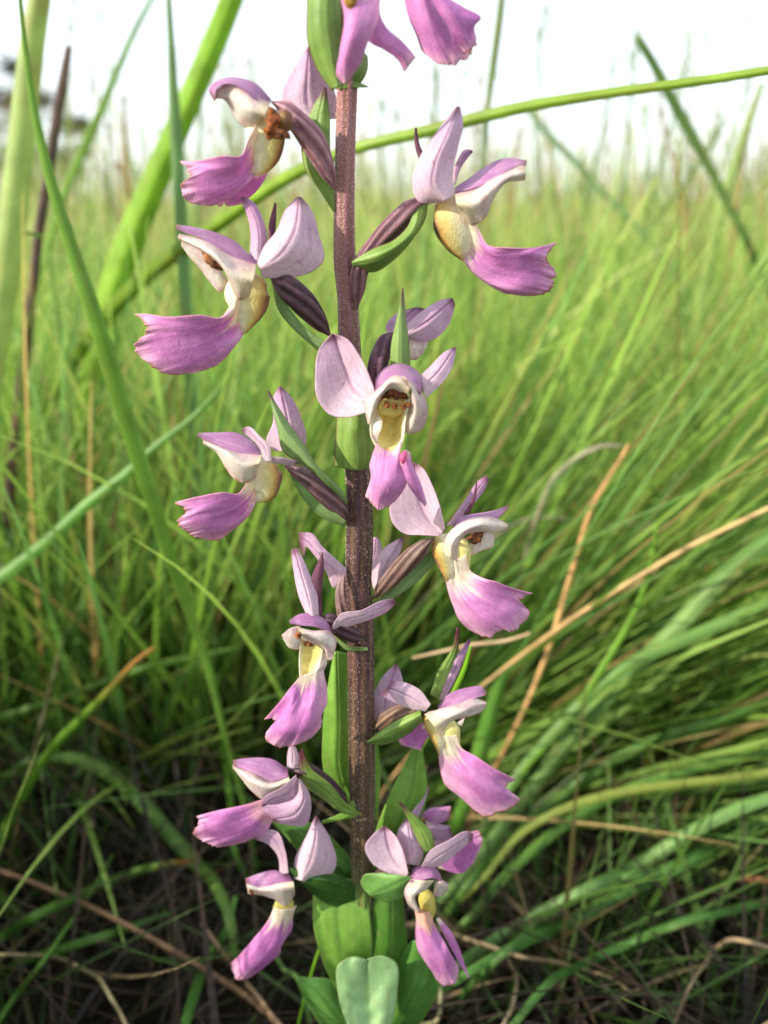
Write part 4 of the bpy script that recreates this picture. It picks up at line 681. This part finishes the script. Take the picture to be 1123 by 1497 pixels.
# tussocks that splay to the right behind the orchid, and looser ones at the left
parts = []
def tussock(cx, cy, n, az, spread, h0, h1, l0, l1, cv, w0=.002, w1=.005, kinds=GREENS, rad=.04, ymin=.42):
    rt = np.stack([cx+rng.normal(0, rad, n), cy+rng.normal(0, rad, n), np.zeros(n)], -1); rt[:, 1] = np.maximum(rt[:, 1], ymin); c0, c1 = pal(n, kinds)
    parts.append(ribbons(rt, rng.uniform(h0, h1, n), rng.uniform(w0, w1, n), az+rng.normal(0, spread, n), rng.uniform(l0, l1, n), rng.uniform(0, cv, n), c0, c1, 8))
R90 = math.pi/2
for cx, cy, n in ((.03, .36, 60), (.06, .38, 90), (.10, .37, 90), (.15, .38, 90), (.04, .43, 150), (.08, .45, 170), (.13, .43, 140), (.02, .50, 170), (.12, .52, 170), (.2, .5, 170), (.06, .6, 150), (.2, .62, 150), (.3, .6, 150)):
    tussock(cx, cy, n, R90, .45, .16, .36, .35, 1.0, .55)
for cx, cy, n in ((-.04, .37, 35), (-.10, .36, 40), (-.16, .37, 50), (-.05, .44, 90), (-.12, .43, 100), (-.2, .44, 80), (-.1, .52, 110), (-.22, .56, 110), (-.02, .56, 110), (-.3, .5, 90)):
    tussock(cx, cy, n, R90*.3, 1.6, .14, .32, .05, .5, .8)
for cx, cy, n in ((.06, .37, 70), (.12, .37, 80), (.16, .39, 80), (.10, .42, 80), (.2, .44, 80)):
    tussock(cx, cy, n, R90, .35, .14, .30, .95, 1.30, .25, ymin=.385)
    tussock(cx, cy, 14, R90, .3, .2, .34, .6, 1.2, .35, w0=.004, w1=.008, ymin=.38)
for cx, cy, n in ((-.02, .37, 16), (-.14, .37, 26), (-.2, .40, 30)):
    tussock(cx, cy, n, R90, 1.6, .10, .22, .5, 1.2, .6)
DIM = [((52, 78, 32), (84, 118, 50), 4), ((66, 92, 40), (104, 140, 62), 3), ((90, 84, 48), (128, 116, 72), 1)]  # darker greens for low tufts, shade near the ground put into the colour
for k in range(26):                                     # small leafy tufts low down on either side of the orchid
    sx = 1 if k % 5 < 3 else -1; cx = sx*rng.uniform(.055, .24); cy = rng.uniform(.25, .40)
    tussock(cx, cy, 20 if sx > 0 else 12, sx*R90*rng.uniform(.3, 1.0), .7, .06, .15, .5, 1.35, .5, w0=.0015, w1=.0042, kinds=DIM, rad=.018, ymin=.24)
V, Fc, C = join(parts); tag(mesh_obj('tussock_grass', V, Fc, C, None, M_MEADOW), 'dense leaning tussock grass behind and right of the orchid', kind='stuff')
# the same meadow goes on beside and behind the camera; it shades the foot of the orchid
parts = []
n = 16000; a = rng.uniform(math.radians(30), math.radians(330), n); r = 0.34+1.9*rng.random(n)**.8; x, y = r*np.sin(a), r*np.cos(a)
c0, c1 = pal(n, GREENS); parts.append(ribbons(np.stack([x, y, 0*x], -1), rng.uniform(.12, .30, n), rng.uniform(.002, .005, n), rng.random(n)*6.28, rng.uniform(0, .3, n), rng.uniform(0, .8, n), c0, c1, 5))
n = 1800; x = rng.uniform(-.34, -.10, n); y = rng.uniform(.02, .36, n); k = (np.abs(x) > 0.53*y+.035); x, y = x[k], y[k]; n = len(x)
c0, c1 = pal(n, GREENS); parts.append(ribbons(np.stack([x, y, 0*x], -1), rng.uniform(.10, .24, n), rng.uniform(.002, .004, n), -R90+rng.normal(0, .8, n), rng.uniform(0, .3, n), rng.uniform(0, .5, n), c0, c1, 5))
V, Fc, C = join(parts); tag(mesh_obj('surrounding_grass', V, Fc, C, None, M_MEADOW), 'more of the same meadow grass around and behind the viewer', kind='stuff')
# dry litter between the grass roots
parts = []
n = 4200; a = rng.uniform(-.65, .65, n); r = rng.uniform(.2, 1.1, n); x, y = r*np.sin(a), r*np.cos(a)
c0, c1 = pal(n, [((46, 35, 26), (70, 54, 40), 5), ((30, 24, 18), (46, 37, 28), 6), ((104, 88, 62), (132, 112, 84), .5), ((44, 60, 28), (66, 88, 40), 3)])  # litter browns and greens, darkened so the colour carries the shade among roots
parts.append(ribbons(np.stack([x, y, rng.uniform(0, .02, n)], -1), rng.uniform(.03, .13, n), rng.uniform(.001, .003, n), rng.random(n)*6.28, rng.uniform(.9, 1.5, n), rng.uniform(-.4, .6, n), c0, c1, 6))
V, Fc, C = join(parts); tag(mesh_obj('dry_litter', V, Fc, C, None, M_DRY), 'dead brown grass and straw lying between the roots', kind='stuff')

# flowering stems tall enough to stand out one by one against the sky
def seed_stem(label, path, wd, Y, c1, c2, n=34):
    o = blade('seed_grass', label, path, wd, Y, c1, c2, cat='seeding grass', group='seeding grass stems against the sky', round_=True)
    p = np.array([[float(v) for v in q.split(',')] for q in path.split()]); W = unproj(p[:, 0], p[:, 1], float(Y)); t = rng.random(n)**1.4*min(1.6, len(W)-1.001)
    i = t.astype(int); f = (t-i)[:, None]; q = W[i]*(1-f)+W[i+1]*f; k = float(Y)
    A = ribbons(q-np.array(o.location), rng.uniform(.006, .016, n)*k, rng.uniform(.0014, .0028, n)*k, rng.random(n)*6.28, rng.uniform(.05, .6, n), rng.uniform(0, .5, n), np.tile(np.array(c1, float), (n, 1)), np.tile(np.array(c2, float), (n, 1)), 3)
    mesh_obj('seed_head', A[0], A[1], A[2], None, M_MEADOW, o)
sg1, sg2, st1, st2 = (104, 132, 62), (140, 160, 88), (150, 128, 84), (184, 160, 112)
seed_stem('straw coloured seed stem right of the dark tilted blade, bending left', '960,120 968,180 985,240 1000,300 1010,380', '2,4,5,6,6', '0.9', st1, st2)
seed_stem('tallest thin seed stem, green, just left of the dark tilted blade', '932,48 926,110 918,180 914,250 908,330', '2,4,5,5,6', '1.0', sg1, sg2)
seed_stem('pale seed stem leaning right above the upper right lip', '900,90 888,150 876,210 860,280 850,350', '2,4,5,5,5', '1.1', sg1, sg2)
seed_stem('short drooping seed stem over the upper right hood', '800,20 790,60 784,120 782,200 790,300', '2,3,4,4,4', '1.2', sg1, sg2)
seed_stem('green seed stem crossing low in front of the right horizon', '1060,180 1030,230 1000,270 960,320 930,370', '3,5,6,6,6', '0.8', sg1, sg2)
seed_stem('seed stem near the right edge with a straw head', '1090,190 1086,240 1078,300 1070,360', '3,5,6,6', '0.8', st1, st2)
seed_stem('slim seed stem between the spike and the upper right flower', '560,150 556,200 560,260 566,330', '2,4,5,5', '1.0', sg1, sg2)
seed_stem('green seed stem close behind the upper right sepal', '640,110 634,180 628,250 626,330', '3,5,5,5', '0.9', sg1, sg2)
seed_stem('straw seed stem halfway between the upper left flower and the tree', '182,150 184,200 187,260 190,330', '3,5,6,5', '0.9', st1, st2)
seed_stem('faint green seed stem touching the joint of the bluish stalk', '296,150 292,210 290,270 288,340', '2,4,5,5', '1.1', sg1, sg2)
seed_stem('slanting seed stem rising right behind the level blade', '1010,60 1000,110 984,170 965,240 940,330', '2,3,4,5,5', '1.1', sg1, sg2)
seed_stem('seed stem under the level blade right of the olive stalk', '760,190 752,240 748,290 746,350', '3,4,5,5', '0.9', st1, st2)

# ------------------------------------------------------------------ tree on the horizon
def tree():
    Y = 20.0; b = unproj(np.array([40.]), np.array([300.]), Y)[0]; b[2] = 0
    t = empty('distant_tree', b, 'small dark sparse tree on the horizon behind the dead stick', 'tree')
    lims = [[(0, 0, -.2), (.05, 0, 1.0), (-.05, 0, 2.0), (.1, 0, 2.9)], [(0, 0, 1.2), (.5, .1, 1.7), (1.0, .1, 1.9), (1.35, 0, 1.95)], [(0, 0, 1.0), (-.5, 0, 1.6), (-.9, .1, 1.9)], [(0, 0, 1.6), (.4, 0, 2.3), (.7, 0, 2.5)], [(0, 0, .9), (.6, 0, 1.1), (1.0, 0, 1.0)]]
    Vs, Fs, Cs, o = [], [], [], 0
    for i, l in enumerate(lims):
        l = np.array(l, float); T = np.linspace(0, 1, len(l)); P = herm(l, T, np.linspace(0, 1, 14)); r = np.linspace(.10 if i == 0 else .05, .015, 14); a = np.linspace(0, 2*np.pi, 8, endpoint=False)
        V = P[None]+np.stack([np.cos(a), np.sin(a), .3*np.cos(a)], -1)[:, None]*r[None, :, None]; Vs.append(V.reshape(-1, 3)); Fs.append(gridfaces(8, 14, wrap=True)+o); o += 8*14
    V = np.vstack(Vs); mesh_obj('trunk', V, np.vstack(Fs), np.tile(lin((84, 70, 60)), (len(V), 1)), None, M_BARK, t)
    cl = [(-.7, 1.9, .42), (-.35, 2.4, .42), (.1, 3.0, .32), (.05, 2.3, .35), (.6, 2.35, .35), (1.0, 1.95, .34), (1.35, 1.9, .28), (.7, 1.3, .36), (1.05, 1.05, .32), (.1, 1.3, .45), (-.6, 1.2, .4), (1.3, 1.4, .2), (.35, .8, .4)]
    n = 260; cc = []
    for q in cl:
        v = rng.normal(0, .5, (n, 3)); cc.append(np.array([q[0], 0, q[1]])+v*np.array([q[2], q[2], q[2]*.6]))
    cc = np.vstack(cc); m = len(cc); d1 = rng.normal(0, 1, (m, 3)); d1 /= np.linalg.norm(d1, axis=1)[:, None]; d2 = np.cross(d1, rng.normal(0, 1, (m, 3))); d2 /= np.linalg.norm(d2, axis=1)[:, None]; s = rng.uniform(.03, .08, (m, 1))
    V = np.stack([cc-d1*s, cc-d2*s*.5, cc+d1*s, cc+d2*s*.5], 1).reshape(-1, 3); C = np.repeat(mixc((30, 36, 24), (56, 60, 42), rng.random(m)), 4, 0)
    mesh_obj('crown', V, np.arange(4*m).reshape(-1, 4), lin(C), None, M_TREE, t)
tree()
